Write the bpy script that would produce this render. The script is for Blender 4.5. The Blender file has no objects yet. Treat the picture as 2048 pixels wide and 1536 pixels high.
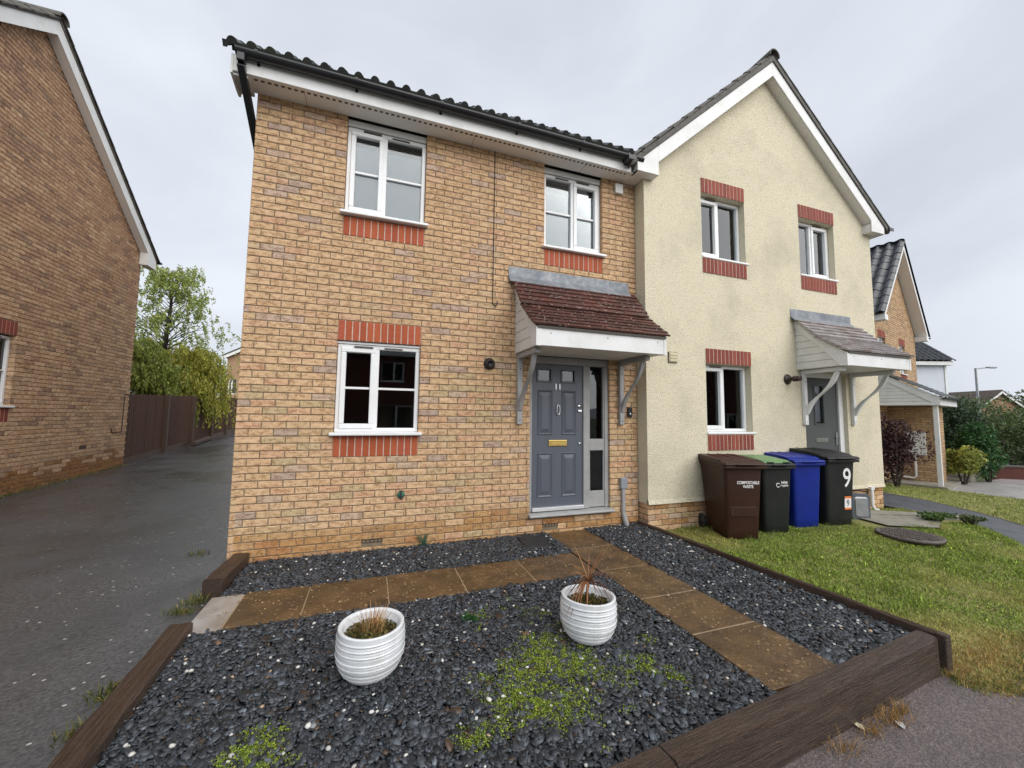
import bpy, math, random
import numpy as np
from mathutils import Matrix, Vector
random.seed(7); rng = np.random.default_rng(11)
S = bpy.context.scene; COL = S.collection
R_ = math.radians

# ------------------------------------------------------------------ camera
CP = np.array([1.27853, -4.68594, 1.51968]); YAW, PIT, ROL, FOC = 0.34111, 0.07952, 0.0125, 790.0
_f = np.array([math.sin(YAW)*math.cos(PIT), math.cos(YAW)*math.cos(PIT), math.sin(PIT)])
_r = np.array([math.cos(YAW), -math.sin(YAW), 0.0]); _u = np.cross(_r, _f)
_c, _s = math.cos(ROL), math.sin(ROL)
CR, CU = _c*_r+_s*_u, -_s*_r+_c*_u
cam = bpy.data.cameras.new('camera'); camo = bpy.data.objects.new('camera', cam); COL.objects.link(camo)
m = Matrix.Identity(4)
for i in range(3):
    m[i][0], m[i][1], m[i][2], m[i][3] = CR[i], CU[i], -_f[i], CP[i]
camo.matrix_world = m
cam.sensor_width = 36; cam.sensor_fit = 'HORIZONTAL'; cam.lens = FOC/2048*36
cam.clip_start = 0.05; cam.clip_end = 2000
S.camera = camo
def proj(P):
    d = np.asarray(P, float)-CP
    w = d@_f
    return 1024+FOC*(d@CR)/w, 768-FOC*(d@CU)/w, w

# ------------------------------------------------------------------ world, sun, exposure
W = bpy.data.worlds.new('World'); S.world = W; W.use_nodes = True
nt = W.node_tree; nt.nodes.clear()
def wn(t, **k):
    n = nt.nodes.new(t)
    for a, b in k.items(): setattr(n, a, b)
    return n
out = wn('ShaderNodeOutputWorld'); bg = wn('ShaderNodeBackground')
sky = wn('ShaderNodeTexSky', sky_type='NISHITA', sun_disc=False)
sky.sun_elevation = R_(38); sky.sun_rotation = R_(156); sky.air_density = 1.0; sky.dust_density = 4.0
tc = wn('ShaderNodeTexCoord')
mp = wn('ShaderNodeMapping'); mp.inputs['Scale'].default_value = (1.0, 1.0, 1.9)
nz = wn('ShaderNodeTexNoise'); nz.inputs['Scale'].default_value = 1.7; nz.inputs['Detail'].default_value = 6; nz.inputs['Roughness'].default_value = .5
nz.inputs['Distortion'].default_value = .4
rp = wn('ShaderNodeValToRGB'); rp.color_ramp.elements[0].position = .32; rp.color_ramp.elements[1].position = .68
rp.color_ramp.elements[0].color = (.310, .333, .372, 1); rp.color_ramp.elements[1].color = (.415, .437, .472, 1)
mul = wn('ShaderNodeMixRGB', blend_type='MULTIPLY'); mul.inputs[0].default_value = 1; mul.inputs[2].default_value = (.07, .07, .07, 1)
mixs = wn('ShaderNodeMixRGB', blend_type='MIX'); mixs.inputs[0].default_value = .93
nt.links.new(tc.outputs['Generated'], mp.inputs[0]); nt.links.new(mp.outputs[0], nz.inputs['Vector'])
nt.links.new(nz.outputs['Fac'], rp.inputs[0]); nt.links.new(sky.outputs[0], mul.inputs[1])
nt.links.new(mul.outputs[0], mixs.inputs[1]); nt.links.new(rp.outputs[0], mixs.inputs[2])
nt.links.new(mixs.outputs[0], bg.inputs[0]); bg.inputs[1].default_value = 1.0
nt.links.new(bg.outputs[0], out.inputs[0])
sun = bpy.data.lights.new('sun', 'SUN'); sun.energy = 1.5; sun.angle = R_(75); sun.color = (1, .975, .94)
suno = bpy.data.objects.new('sun', sun); COL.objects.link(suno)
suno.rotation_euler = (R_(52), 0, R_(24))
S.view_settings.view_transform = 'Standard'; S.view_settings.look = 'None'
S.view_settings.exposure = 1.10; S.view_settings.gamma = 1; S.view_settings.use_curve_mapping = False
S.render.engine = 'CYCLES'
S.cycles.max_bounces = 6; S.cycles.transparent_max_bounces = 12

# ------------------------------------------------------------------ materials
MATS = {}
def node(t, kind, **k):
    n = t.nodes.new(kind)
    for a, b in k.items(): setattr(n, a, b)
    return n
def rgb(c): return (c[0], c[1], c[2], 1)
def mat(name, c1, c2=None, scale=8, rough=.7, rough2=None, rscale=3, bump=0, bscale=40, bdist=.01, detail=5,
        attr=None, spec=.5, metal=0, stretch=None, crease=None, trans=0, speck=None, grime=None, coord='Object', coat=0):
    """speck=(colour, scale, threshold), crease=(colour, scale), grime=(colour, amount, scale)"""
    M = bpy.data.materials.new(name); M.use_nodes = True; t = M.node_tree; t.nodes.clear()
    o = node(t, 'ShaderNodeOutputMaterial'); b = node(t, 'ShaderNodeBsdfPrincipled'); L = t.links.new
    if coord == 'World':
        vec = node(t, 'ShaderNodeNewGeometry').outputs['Position']
    else:
        vec = node(t, 'ShaderNodeTexCoord').outputs[coord]
    if stretch:
        mpn = node(t, 'ShaderNodeMapping'); mpn.inputs['Scale'].default_value = stretch; L(vec, mpn.inputs[0]); vec = mpn.outputs[0]
    def noise(sc, det=detail, rgh=.55):
        n = node(t, 'ShaderNodeTexNoise'); n.inputs['Scale'].default_value = sc; n.inputs['Detail'].default_value = det
        n.inputs['Roughness'].default_value = rgh; L(vec, n.inputs['Vector']); return n.outputs['Fac']
    def ramp(f, a, bb):
        r = node(t, 'ShaderNodeMapRange'); r.inputs[1].default_value = a; r.inputs[2].default_value = bb; L(f, r.inputs[0]); return r.outputs[0]
    def mix(fac, a, bcol, blend='MIX'):
        mx = node(t, 'ShaderNodeMixRGB', blend_type=blend)
        if isinstance(fac, float) or isinstance(fac, int): mx.inputs[0].default_value = fac
        else: L(fac, mx.inputs[0])
        for i, v in ((1, a), (2, bcol)):
            if isinstance(v, tuple): mx.inputs[i].default_value = rgb(v)
            else: L(v, mx.inputs[i])
        return mx.outputs[0]
    if attr:
        an = node(t, 'ShaderNodeAttribute', attribute_name=attr); col = an.outputs['Color']
        if c2: col = mix(ramp(noise(scale), .3, .7), col, mix(1.0, col, c2, 'MULTIPLY'))
    elif c2:
        col = mix(ramp(noise(scale), .32, .68), c1, c2)
    else:
        col = c1
    hts = []
    if crease:
        cc, cs, amt = crease
        n1 = noise(cs, 3, .6)
        a1 = node(t, 'ShaderNodeMath', operation='SUBTRACT'); L(n1, a1.inputs[0]); a1.inputs[1].default_value = .5
        a2 = node(t, 'ShaderNodeMath', operation='ABSOLUTE'); L(a1.outputs[0], a2.inputs[0])
        msk = node(t, 'ShaderNodeMapRange'); L(a2.outputs[0], msk.inputs[0]); msk.inputs[1].default_value = .012; msk.inputs[2].default_value = .075
        msk.inputs[3].default_value = amt; msk.inputs[4].default_value = 0
        gate = ramp(noise(cs*.45, 2), .42, .58)
        mm = node(t, 'ShaderNodeMath', operation='MULTIPLY'); L(msk.outputs[0], mm.inputs[0]); L(gate, mm.inputs[1])
        col = mix(mm.outputs[0], col, mix(1.0, col, cc, 'MULTIPLY'))
        inv = node(t, 'ShaderNodeMath', operation='SUBTRACT'); inv.inputs[0].default_value = 0; L(mm.outputs[0], inv.inputs[1]); hts.append(inv.outputs[0])
    if speck:
        sc_, ss, th = speck
        v = node(t, 'ShaderNodeTexVoronoi'); v.inputs['Scale'].default_value = ss; L(vec, v.inputs['Vector'])
        wnz = node(t, 'ShaderNodeSeparateColor'); L(v.outputs['Color'], wnz.inputs[0])
        g = node(t, 'ShaderNodeMath', operation='GREATER_THAN'); L(wnz.outputs[0], g.inputs[0]); g.inputs[1].default_value = th
        g2 = node(t, 'ShaderNodeMath', operation='LESS_THAN'); L(v.outputs['Distance'], g2.inputs[0]); g2.inputs[1].default_value = .42
        g3 = node(t, 'ShaderNodeMath', operation='MULTIPLY'); L(g.outputs[0], g3.inputs[0]); L(g2.outputs[0], g3.inputs[1])
        col = mix(g3.outputs[0], col, sc_)
    if grime:
        gc, ga, gs = grime
        f = ramp(noise(gs, 6, .65), .48, .72)
        gm = node(t, 'ShaderNodeMath', operation='MULTIPLY'); L(f, gm.inputs[0]); gm.inputs[1].default_value = ga
        col = mix(gm.outputs[0], col, gc)
    if isinstance(col, tuple): b.inputs['Base Color'].default_value = rgb(col)
    else: L(col, b.inputs['Base Color'])
    if rough2 is not None:
        r = node(t, 'ShaderNodeMapRange'); L(noise(rscale, 4), r.inputs[0]); r.inputs[1].default_value = .38; r.inputs[2].default_value = .62
        r.inputs[3].default_value = rough; r.inputs[4].default_value = rough2; L(r.outputs[0], b.inputs['Roughness'])
    else: b.inputs['Roughness'].default_value = rough
    b.inputs['Specular IOR Level'].default_value = spec; b.inputs['Metallic'].default_value = metal
    b.inputs['Coat Weight'].default_value = coat
    if bump:
        h = noise(bscale, 6, .6)
        for e in hts:
            ad = node(t, 'ShaderNodeMath', operation='ADD'); L(h, ad.inputs[0]); L(e, ad.inputs[1]); h = ad.outputs[0]
        bn = node(t, 'ShaderNodeBump'); bn.inputs['Strength'].default_value = bump; bn.inputs['Distance'].default_value = bdist
        L(h, bn.inputs['Height']); L(bn.outputs[0], b.inputs['Normal'])
    if trans:
        tr = node(t, 'ShaderNodeBsdfTranslucent'); 
        if isinstance(col, tuple): tr.inputs[0].default_value = rgb(col)
        else: L(col, tr.inputs[0])
        ms = node(t, 'ShaderNodeMixShader'); ms.inputs[0].default_value = trans; L(b.outputs[0], ms.inputs[1]); L(tr.outputs[0], ms.inputs[2]); L(ms.outputs[0], o.inputs[0])
    else: L(b.outputs[0], o.inputs[0])
    MATS[name] = M
    return M
def glassmat(name, tint=(.92, .95, .95), gain=1.5, rough=.01):
    M = bpy.data.materials.new(name); M.use_nodes = True; t = M.node_tree; t.nodes.clear(); L = t.links.new
    o = node(t, 'ShaderNodeOutputMaterial'); tr = node(t, 'ShaderNodeBsdfTransparent'); gl = node(t, 'ShaderNodeBsdfGlossy')
    tr.inputs[0].default_value = rgb(tint); gl.inputs['Roughness'].default_value = rough; gl.inputs[0].default_value = (.95, .97, 1, 1)
    fr = node(t, 'ShaderNodeFresnel'); fr.inputs[0].default_value = 1.5
    mu = node(t, 'ShaderNodeMath', operation='MULTIPLY', use_clamp=True); L(fr.outputs[0], mu.inputs[0]); mu.inputs[1].default_value = gain
    ms = node(t, 'ShaderNodeMixShader'); L(mu.outputs[0], ms.inputs[0]); L(tr.outputs[0], ms.inputs[1]); L(gl.outputs[0], ms.inputs[2]); L(ms.outputs[0], o.inputs[0])
    MATS[name] = M
    return M

mat('brick', None, (.86, .84, .82), attr='col', scale=22, rough=.85, bump=.5, bscale=90, bdist=.006, crease=((.50, .38, .29), 30, .95), stretch=(1, 1, 1.9), coord='World', spec=.25, grime=((.36, .27, .18), .22, 1.1))
mat('brick_red', None, (.82, .78, .78), attr='col', scale=30, rough=.75, bump=.25, bscale=120, bdist=.003, coord='World', spec=.3)
mat('mortar', (.235, .185, .125), (.18, .14, .10), scale=14, rough=.95, bump=.5, bscale=160, bdist=.004, spec=.1, coord='World')
mat('mortar_pale', (.62, .49, .41), (.50, .36, .29), scale=30, rough=.95, bump=.4, bscale=160, bdist=.004, spec=.1, coord='World')
mat('concrete', (.30, .275, .23), (.21, .195, .16), scale=9, rough=.75, rough2=.45, bump=.35, bscale=60, grime=((.07, .075, .04), .55, 6), coord='World')
mat('render_cream', (.765, .705, .54), (.71, .65, .49), scale=26, rough=.92, bump=1.0, bscale=55, bdist=.022, grime=((.44, .40, .29), .45, 1.3), coord='World', spec=.2, speck=((.50, .44, .30), 70, .80))
mat('upvc', (.80, .81, .82), (.76, .77, .77), scale=3, rough=.32, grime=((.55, .55, .52), .25, 5), coord='World')
mat('white_paint', (.77, .775, .78), (.70, .705, .70), scale=4, rough=.5, grime=((.42, .44, .36), .38, 3.2), bump=.08, bscale=30, coord='World')
mat('white_boards', (.76, .76, .74), (.68, .68, .66), scale=5, rough=.55, grime=((.48, .48, .42), .3, 4), bump=.1, bscale=40, coord='World')
mat('soffit', (.80, .785, .76), (.75, .735, .71), scale=3, rough=.6, coord='World')
mat('vent_dark', (.10, .09, .08), rough=.8)
mat('grey_paint', (.36, .36, .355), (.30, .30, .30), scale=6, rough=.5, grime=((.18, .175, .16), .35, 9), bump=.15, bscale=50, coord='World')
mat('door_grey', (.092, .104, .13), (.082, .093, .118), scale=5, rough=.42, bump=.12, bscale=70, bdist=.002, stretch=(3, 3, .35), coord='World')
mat('door_dark', (.075, .083, .083), (.066, .073, .073), scale=5, rough=.45, coord='World')
mat('black_plastic', (.012, .012, .013), (.018, .018, .02), scale=6, rough=.32, coord='World')
mat('gutter_black', (.010, .011, .014), (.016, .017, .021), scale=4, rough=.28, coord='World')
mat('lead', (.13, .15, .175), (.20, .215, .235), scale=6, rough=.5, rough2=.3, bump=.3, bscale=25, bdist=.01, grime=((.40, .42, .43), .45, 12), coord='World', metal=.15)
mat('tile_brown', None, (.55, .5, .5), attr='col', scale=14, rough=.55, rough2=.4, bump=.4, bscale=90, bdist=.004, coord='World', speck=((.46, .42, .36), 55, .93))
mat('tile_wet', None, (.75, .75, .75), attr='col', scale=10, rough=.26, rough2=.40, bump=.3, bscale=60, bdist=.003, coord='World')
mat('roof_dark', (.020, .022, .024), (.040, .042, .040), scale=9, rough=.6, rough2=.4, bump=.5, bscale=50, bdist=.006, coord='World', grime=((.055, .062, .038), .7, 7))
mat('roof_grey', (.085, .080, .072), (.13, .122, .11), scale=12, rough=.8, bump=.5, bscale=60, bdist=.006, coord='World', grime=((.045, .045, .03), .6, 8))
mat('roof_black', (.016, .018, .022), (.034, .037, .043), scale=14, rough=.4, rough2=.25, bump=.3, bscale=40, coord='World')
mat('roof_brown', (.055, .035, .028), (.085, .06, .05), scale=3, rough=.7, bump=.5, bscale=8, bdist=.05, coord='World')
mat('brass', (.62, .46, .16), (.5, .36, .12), scale=12, rough=.3, metal=1.0)
mat('chrome', (.7, .7, .72), rough=.16, metal=1.0)
mat('aluminium', (.75, .76, .78), rough=.35, metal=.6)
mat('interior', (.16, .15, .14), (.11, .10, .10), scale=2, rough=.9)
mat('sky_blind', (.135, .16, .185), (.12, .145, .17), scale=3, rough=.8)  # grey-blue of sky reflected in the glass, put into the panel colour
mat('curtain', (.52, .53, .56), (.36, .37, .41), scale=10, stretch=(3, 3, .1), rough=.9)
glassmat('glass', gain=1.25); glassmat('glass_dark', tint=(.5, .52, .52), gain=.9)
mat('asphalt', (.042, .041, .042), (.10, .096, .096), scale=55, detail=3, rough=.14, rough2=.46, rscale=.9, bump=.38, bscale=45, bdist=.02, coord='World', speck=((.42, .39, .36), 44, .986), grime=((.026, .024, .022), .65, .55))
mat('asphalt_pink', (.105, .083, .081), (.21, .168, .162), scale=55, detail=3, rough=.5, rough2=.8, rscale=3, bump=1.0, bscale=110, bdist=.015, coord='World', speck=((.24, .20, .185), 75, .86), grime=((.045, .04, .036), .5, 1.4))
mat('tarmac_path', (.055, .058, .068), (.085, .088, .10), scale=7, rough=.35, rough2=.6, rscale=2, bump=.7, bscale=120, coord='World')
mat('soil', (.05, .037, .022), (.08, .06, .035), scale=14, rough=.95, bump=.8, bscale=60, bdist=.02, coord='World')
mat('lawn_soil', (.20, .215, .05), (.27, .23, .09), scale=3, rough=.95, bump=.8, bscale=60, bdist=.02, coord='World')
mat('field', (.055, .075, .022), (.08, .095, .03), scale=.6, rough=.95, bump=.6, bscale=8, coord='World')
mat('bed_base', (.012, .013, .015), (.02, .021, .024), scale=20, rough=.7, bump=.6, bscale=80, coord='World')
mat('slate', None, (.62, .62, .62), attr='col', scale=60, rough=.36, rough2=.6, rscale=30, bump=.25, bscale=130, bdist=.003, coord='World')
mat('pebble', None, (.9, .88, .84), attr='col', scale=40, rough=.4, coord='World')
mat('slab', (.072, .041, .018), (.145, .084, .036), scale=6, detail=8, rough=.18, rough2=.48, rscale=3.5, bump=.9, bscale=38, bdist=.012, coord='World', speck=((.22, .14, .068), 34, .84), grime=((.026, .017, .008), .8, 2.6))
mat('joint_sand', (.36, .26, .16), (.27, .19, .11), scale=30, rough=.8, bump=.4, bscale=120, coord='World')
mat('slab_pale', (.23, .19, .15), (.34, .30, .27), scale=6, rough=.16, rough2=.35, rscale=4, bump=.25, bscale=70, bdist=.003, coord='World', grime=((.11, .07, .03), .6, 4))
mat('timber', (.115, .068, .044), (.030, .017, .011), scale=4.5, detail=8, rough=.5, rough2=.3, bump=1.0, bscale=9, bdist=.03, stretch=(.8, 22, 22), coord='Object', grime=((.20, .145, .105), .5, 2.2))
mat('fence_wood', None, (.62, .58, .55), attr='col', scale=16, rough=.75, bump=.4, bscale=30, stretch=(9, 9, .8), coord='World')
mat('board_brown', (.095, .058, .038), (.06, .037, .025), scale=10, rough=.7, bump=.5, bscale=30, coord='World')
mat('pot_glaze', (.70, .72, .74), (.63, .65, .67), scale=5, rough=.2, coat=.3, grime=((.40, .40, .34), .45, 9))
mat('moss', None, (.75, .75, .65), attr='col', scale=30, rough=.9, trans=.25, coord='World')
mat('leaf', None, (.72, .75, .65), attr='col', scale=2, rough=.55, trans=.3, coord='World')
mat('dry', None, (.8, .75, .7), attr='col', scale=30, rough=.8, trans=.2, coord='World')
mat('bark', (.075, .062, .048), (.045, .037, .03), scale=8, rough=.95, bump=.8, bscale=20, bdist=.03, coord='World')
mat('bin_brown', (.032, .0115, .0075), (.040, .015, .010), scale=6, rough=.42, bump=.15, bscale=120, bdist=.002, coord='World', spec=.3, grime=((.05, .028, .02), .3, 5))
mat('bin_black', (.012, .0135, .0135), (.017, .019, .019), scale=6, rough=.42, bump=.15, bscale=120, bdist=.002, coord='World', spec=.3, grime=((.035, .033, .027), .3, 5))
mat('bin_blue', (.004, .018, .20), (.006, .023, .24), scale=6, rough=.4, bump=.15, bscale=120, bdist=.002, coord='World', spec=.3, grime=((.012, .025, .16), .4, 5))
mat('bin_green', (.10, .22, .085), (.13, .26, .11), scale=6, rough=.4, coord='World')
mat('caddy_grey', (.085, .105, .125), (.11, .13, .15), scale=6, rough=.45, coord='World')
mat('white_print', (.8, .8, .8), rough=.6)
mat('orange_print', (.75, .20, .05), rough=.6)
mat('ink', (.02, .02, .02), rough=.6)
mat('rubber', (.014, .014, .014), (.03, .028, .026), scale=12, rough=.7)
mat('manhole', (.075, .058, .05), (.11, .09, .078), scale=20, rough=.42, bump=.9, bscale=70, bdist=.01, coord='World')
mat('galv', (.34, .35, .36), (.27, .28, .29), scale=9, rough=.45, metal=.5)
mat('box_grey', (.27, .29, .32), (.24, .26, .29), scale=6, rough=.5)
mat('tap_green', (.03, .20, .13), (.05, .10, .06), scale=60, rough=.5)
mat('vent_cream', (.62, .56, .38), (.55, .5, .34), scale=6, rough=.6)
mat('vent_brown', (.035, .02, .017), (.05, .03, .025), scale=9, rough=.5)
mat('stone_white', (.60, .60, .58), (.45, .44, .42), scale=20, rough=.7)
mat('brick_far', (.40, .25, .15), (.33, .20, .12), scale=9, rough=.9, bump=.3, bscale=30, coord='World')
mat('brick_wine', (.13, .042, .03), (.10, .033, .025), scale=7, rough=.85, bump=.3, bscale=40, coord='World')
mat('wall_white', (.62, .66, .72), (.57, .61, .67), scale=2, rough=.85, coord='World')
mat('concrete_wet', (.40, .385, .37), (.32, .31, .30), scale=2, rough=.22, rough2=.45, rscale=2, coord='World')

# ------------------------------------------------------------------ builders
def tag(o, label=None, cat=None, group=None, kind=None):
    for k, v in (('label', label), ('category', cat), ('group', group), ('kind', kind)):
        if v: o[k] = v
    return o
def empty(name, loc=(0, 0, 0), rz=0, parent=None):
    o = bpy.data.objects.new(name, None); COL.objects.link(o); o.location = loc; o.rotation_euler = (0, 0, rz); o.parent = parent
    o.empty_display_size = .1
    return o
class MB:
    def __init__(s): s.v = []; s.f = []; s.c = []; s.col = None; s.sm = []
    def add(s, vs, fs, smooth=False):
        n = len(s.v); s.v += [tuple(map(float, p)) for p in vs]; s.f += [tuple(i+n for i in f) for f in fs]; s.sm += [smooth]*len(fs)
        if s.col is not None: s.c += [s.col]*len(vs)
        return s
    def box(s, x0, x1, y0, y1, z0, z1):
        if x0 > x1: x0, x1 = x1, x0
        if y0 > y1: y0, y1 = y1, y0
        if z0 > z1: z0, z1 = z1, z0
        v = [(x, y, z) for z in (z0, z1) for y in (y0, y1) for x in (x0, x1)]
        return s.add(v, [(0, 2, 3, 1), (4, 5, 7, 6), (0, 1, 5, 4), (2, 6, 7, 3), (0, 4, 6, 2), (1, 3, 7, 5)])
    def prism(s, poly, a, b, axis='y'):
        """poly: list of 2D points; axis y: (x,z) extruded a..b in y; axis x: (y,z) in x; axis z: (x,y) in z"""
        n = len(poly)
        def P(p, t): return (p[0], t, p[1]) if axis == 'y' else ((t, p[0], p[1]) if axis == 'x' else (p[0], p[1], t))
        v = [P(p, a) for p in poly]+[P(p, b) for p in poly]
        area = sum(poly[i][0]*poly[(i+1) % n][1]-poly[(i+1) % n][0]*poly[i][1] for i in range(n))
        fl = (area > 0) == (axis != 'y')
        if a > b: fl = not fl
        F = [tuple(range(n-1, -1, -1)), tuple(range(n, 2*n))]+[(i, (i+1) % n, n+(i+1) % n, n+i) for i in range(n)]
        if not fl: F = [tuple(reversed(f)) for f in F]
        return s.add(v, F)
    def tube(s, pts, r, n=10, cap=True, smooth=True):
        pts = [np.array(p, float) for p in pts]; k = len(pts)
        rs = r if hasattr(r, '__len__') else [r]*k
        V = []; up = None
        for i in range(k):
            d = pts[min(i+1, k-1)]-pts[max(i-1, 0)]; d /= np.linalg.norm(d)+1e-12
            if up is None:
                up = np.array([0, 0, 1.]) if abs(d[2]) < .9 else np.array([1., 0, 0])
            a = np.cross(up, d); a /= np.linalg.norm(a)+1e-12; b = np.cross(d, a); up = b
            for j in range(n):
                t = 2*math.pi*j/n; V.append(pts[i]+rs[i]*(math.cos(t)*a+math.sin(t)*b))
        F = [(i*n+j, i*n+(j+1) % n, (i+1)*n+(j+1) % n, (i+1)*n+j) for i in range(k-1) for j in range(n)]
        s.add(V, F, smooth)
        if cap: s.add(V[:n], [tuple(range(n-1, -1, -1))]); s.add(V[-n:], [tuple(range(n))])
        return s
    def lathe(s, prof, c=(0, 0, 0), n=40, smooth=True, axis='z'):
        V = []
        for r, z in prof:
            for j in range(n):
                t = 2*math.pi*j/n; x, y = r*math.cos(t), r*math.sin(t)
                V.append((c[0]+x, c[1]+y, c[2]+z) if axis == 'z' else ((c[0]+x, c[1]-z, c[2]+y) if axis == 'y' else (c[0]+z, c[1]+x, c[2]+y)))
        F = [(i*n+j, i*n+(j+1) % n, (i+1)*n+(j+1) % n, (i+1)*n+j) for i in range(len(prof)-1) for j in range(n)]
        s.add(V, F, smooth); m_ = len(prof)
        if prof[0][0] > 1e-4: s.add(V[:n], [tuple(range(n-1, -1, -1))])
        if prof[-1][0] > 1e-4: s.add(V[-n:], [tuple(range(n))])
        return s
    def mesh(s, name):
        me = bpy.data.meshes.new(name); me.from_pydata(s.v, [], s.f)
        if any(s.sm): me.polygons.foreach_set('use_smooth', s.sm)
        if s.c:
            a = me.attributes.new('col', 'FLOAT_COLOR', 'POINT'); a.data.foreach_set('color', np.array([rgb(c) for c in s.c], 'f').ravel())
        me.update(); return me
    def build(s, name, mt, parent=None, loc=None, bevel=0, seg=1, rz=None):
        me = s.mesh(name); me.materials.append(MATS[mt]); o = bpy.data.objects.new(name, me); COL.objects.link(o); o.parent = parent
        if loc is not None: o.location = loc
        if rz is not None: o.rotation_euler = (0, 0, rz)
        if bevel:
            b = o.modifiers.new('bevel', 'BEVEL'); b.width = bevel; b.segments = seg; b.limit_method = 'ANGLE'; b.angle_limit = R_(40)
        return o
def bx(name, mt, parent, *a, bevel=0, seg=1): return MB().box(*a).build(name, mt, parent, bevel=bevel, seg=seg)
def np_mesh(name, V, F, cols, mt, parent=None, smooth=False):
    """V (n,3), F (m,k) all same size, cols (n,3)"""
    V = np.asarray(V, 'f'); F = np.asarray(F, 'i'); k = F.shape[1]
    me = bpy.data.meshes.new(name); me.vertices.add(len(V)); me.vertices.foreach_set('co', V.ravel())
    me.loops.add(F.size); me.loops.foreach_set('vertex_index', F.ravel()); me.polygons.add(len(F))
    me.polygons.foreach_set('loop_start', np.arange(0, F.size, k, dtype='i')); me.polygons.foreach_set('loop_total', np.full(len(F), k, 'i'))
    if cols is not None:
        a = me.attributes.new('col', 'FLOAT_COLOR', 'POINT'); c4 = np.ones((len(V), 4), 'f'); c4[:, :3] = cols; a.data.foreach_set('color', c4.ravel())
    if smooth: me.polygons.foreach_set('use_smooth', np.ones(len(F), bool))
    me.update(calc_edges=True); me.validate()
    me.materials.append(MATS[mt]); o = bpy.data.objects.new(name, me); COL.objects.link(o); o.parent = parent
    return o
def text(name, body, size, mt, parent, loc, rot, ext=.002, sx=1, align='CENTER', bold=0):
    cu = bpy.data.curves.new(name, 'FONT'); cu.body = body; cu.size = size; cu.extrude = ext; cu.align_x = align; cu.align_y = 'CENTER'; cu.offset = bold
    cu.space_line = .95
    t = bpy.data.objects.new(name+'_tmp', cu); COL.objects.link(t)
    dg = bpy.context.evaluated_depsgraph_get(); me = bpy.data.meshes.new_from_object(t.evaluated_get(dg)); bpy.data.objects.remove(t)
    me.materials.clear(); me.materials.append(MATS[mt]); o = bpy.data.objects.new(name, me); COL.objects.link(o)
    o.parent = parent; o.location = loc; o.rotation_euler = rot; o.scale = (sx, 1, 1)
    return o

# ------------------------------------------------------------------ terrain heights
def smooth(a, b, x): t = min(1, max(0, (x-a)/(b-a))); return t*t*(3-2*t)
def h_left(x, y): return -.03+.028*max(0., min(y, 40)+1)
def h_right(x, y):
    z = -.02-.115*smooth(-.9, -3.1, y) if y < 0 else -.02
    z += -.048*max(0, min(x, 16.5)-9.2)
    return z
def height(x, y):
    w = smooth(0, 5, x); z = h_left(x, y)*(1-w)+h_right(x, y)*w
    if y < -2.6: w2 = smooth(-2.6, -3.3, y); z = z*(1-w2)+(-.145-.048*max(0, min(x, 16.5)-9.2))*w2 if x > .3 else z
    return z
def sheet(name, mt, poly, step, off, kind='structure', label=None, hf=height):
    """grid sheet clipped to a polygon (cells whose centre is inside), following the terrain"""
    xs = [p[0] for p in poly]; ys = [p[1] for p in poly]; n = len(poly)
    import bmesh
    bm = bmesh.new(); vs = [bm.verts.new((p[0], p[1], 0)) for p in poly]; bm.faces.new(vs)
    x = math.floor(min(xs)/step)*step+step
    while x < max(xs):
        bmesh.ops.bisect_plane(bm, geom=bm.verts[:]+bm.edges[:]+bm.faces[:], plane_co=(x, 0, 0), plane_no=(1, 0, 0)); x += step
    y = math.floor(min(ys)/step)*step+step
    while y < max(ys):
        bmesh.ops.bisect_plane(bm, geom=bm.verts[:]+bm.edges[:]+bm.faces[:], plane_co=(0, y, 0), plane_no=(0, 1, 0)); y += step
    for v in bm.verts: v.co.z = hf(v.co.x, v.co.y)+off
    bm.normal_update()
    for f in bm.faces:
        if f.normal.z < 0: f.normal_flip()
        f.smooth = True
    me = bpy.data.meshes.new(name); bm.to_mesh(me); bm.free(); me.materials.append(MATS[mt])
    o = bpy.data.objects.new(name, me); COL.objects.link(o); tag(o, label, kind=kind); return o

ground = sheet('ground', 'field', [(-400, -400), (400, -400), (400, 400), (-400, 400)], 20, -.32, label='rough ground around the houses')
sheet('driveway', 'asphalt', [(-4.32, -20), (.30, -20), (.30, -3.45), (.08, -3.2), (.08, -1.2), (.12, -.7), (.02, -.4), (.02, 0), (.02, 26), (-6.2, 26), (-5.5, 18), (-4.35, 7.5)], .8, .0, label='wet dark asphalt driveway between the houses', hf=h_left)
sheet('pavement', 'asphalt_pink', [(.30, -20), (26, -20), (26, -8), (16, -4.2), (8.5, -2.7), (6.2, -2.8), (5.2, -2.95), (4.9, -2.95), (4.82, -2.98), (2.5, -3.15), (.30, -3.4)], .8, .004, label='pinkish speckled asphalt pavement in front of the garden')
LAWN = [(4.9, -3.16), (5.15, -3.28), (6.1, -3.07), (7.3, -2.85), (8.55, -2.36), (9.25, -1.98), (9.75, -1.6), (10.35, -1.0), (10.30, -.2), (4.83, -.2), (4.80, -.05), (4.80, -1)]
sheet('lawn', 'lawn_soil', LAWN, .25, .006, label='soil of the front lawn under the bins')
LAWN2 = [(11.05, -1.42), (11.8, -.6), (12.5, .4), (12.75, 1.2), (14.0, 3.4), (15.6, 2.7), (15.95, 1.75), (16.1, 1.0), (16.1, .2), (17, -1.2), (18, -3.5), (15.5, -3.9), (13, -3.0)]
sheet('lawn', 'lawn_soil', LAWN2, .5, .008, label='soil of the lawn strip beyond the tarmac path')
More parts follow.
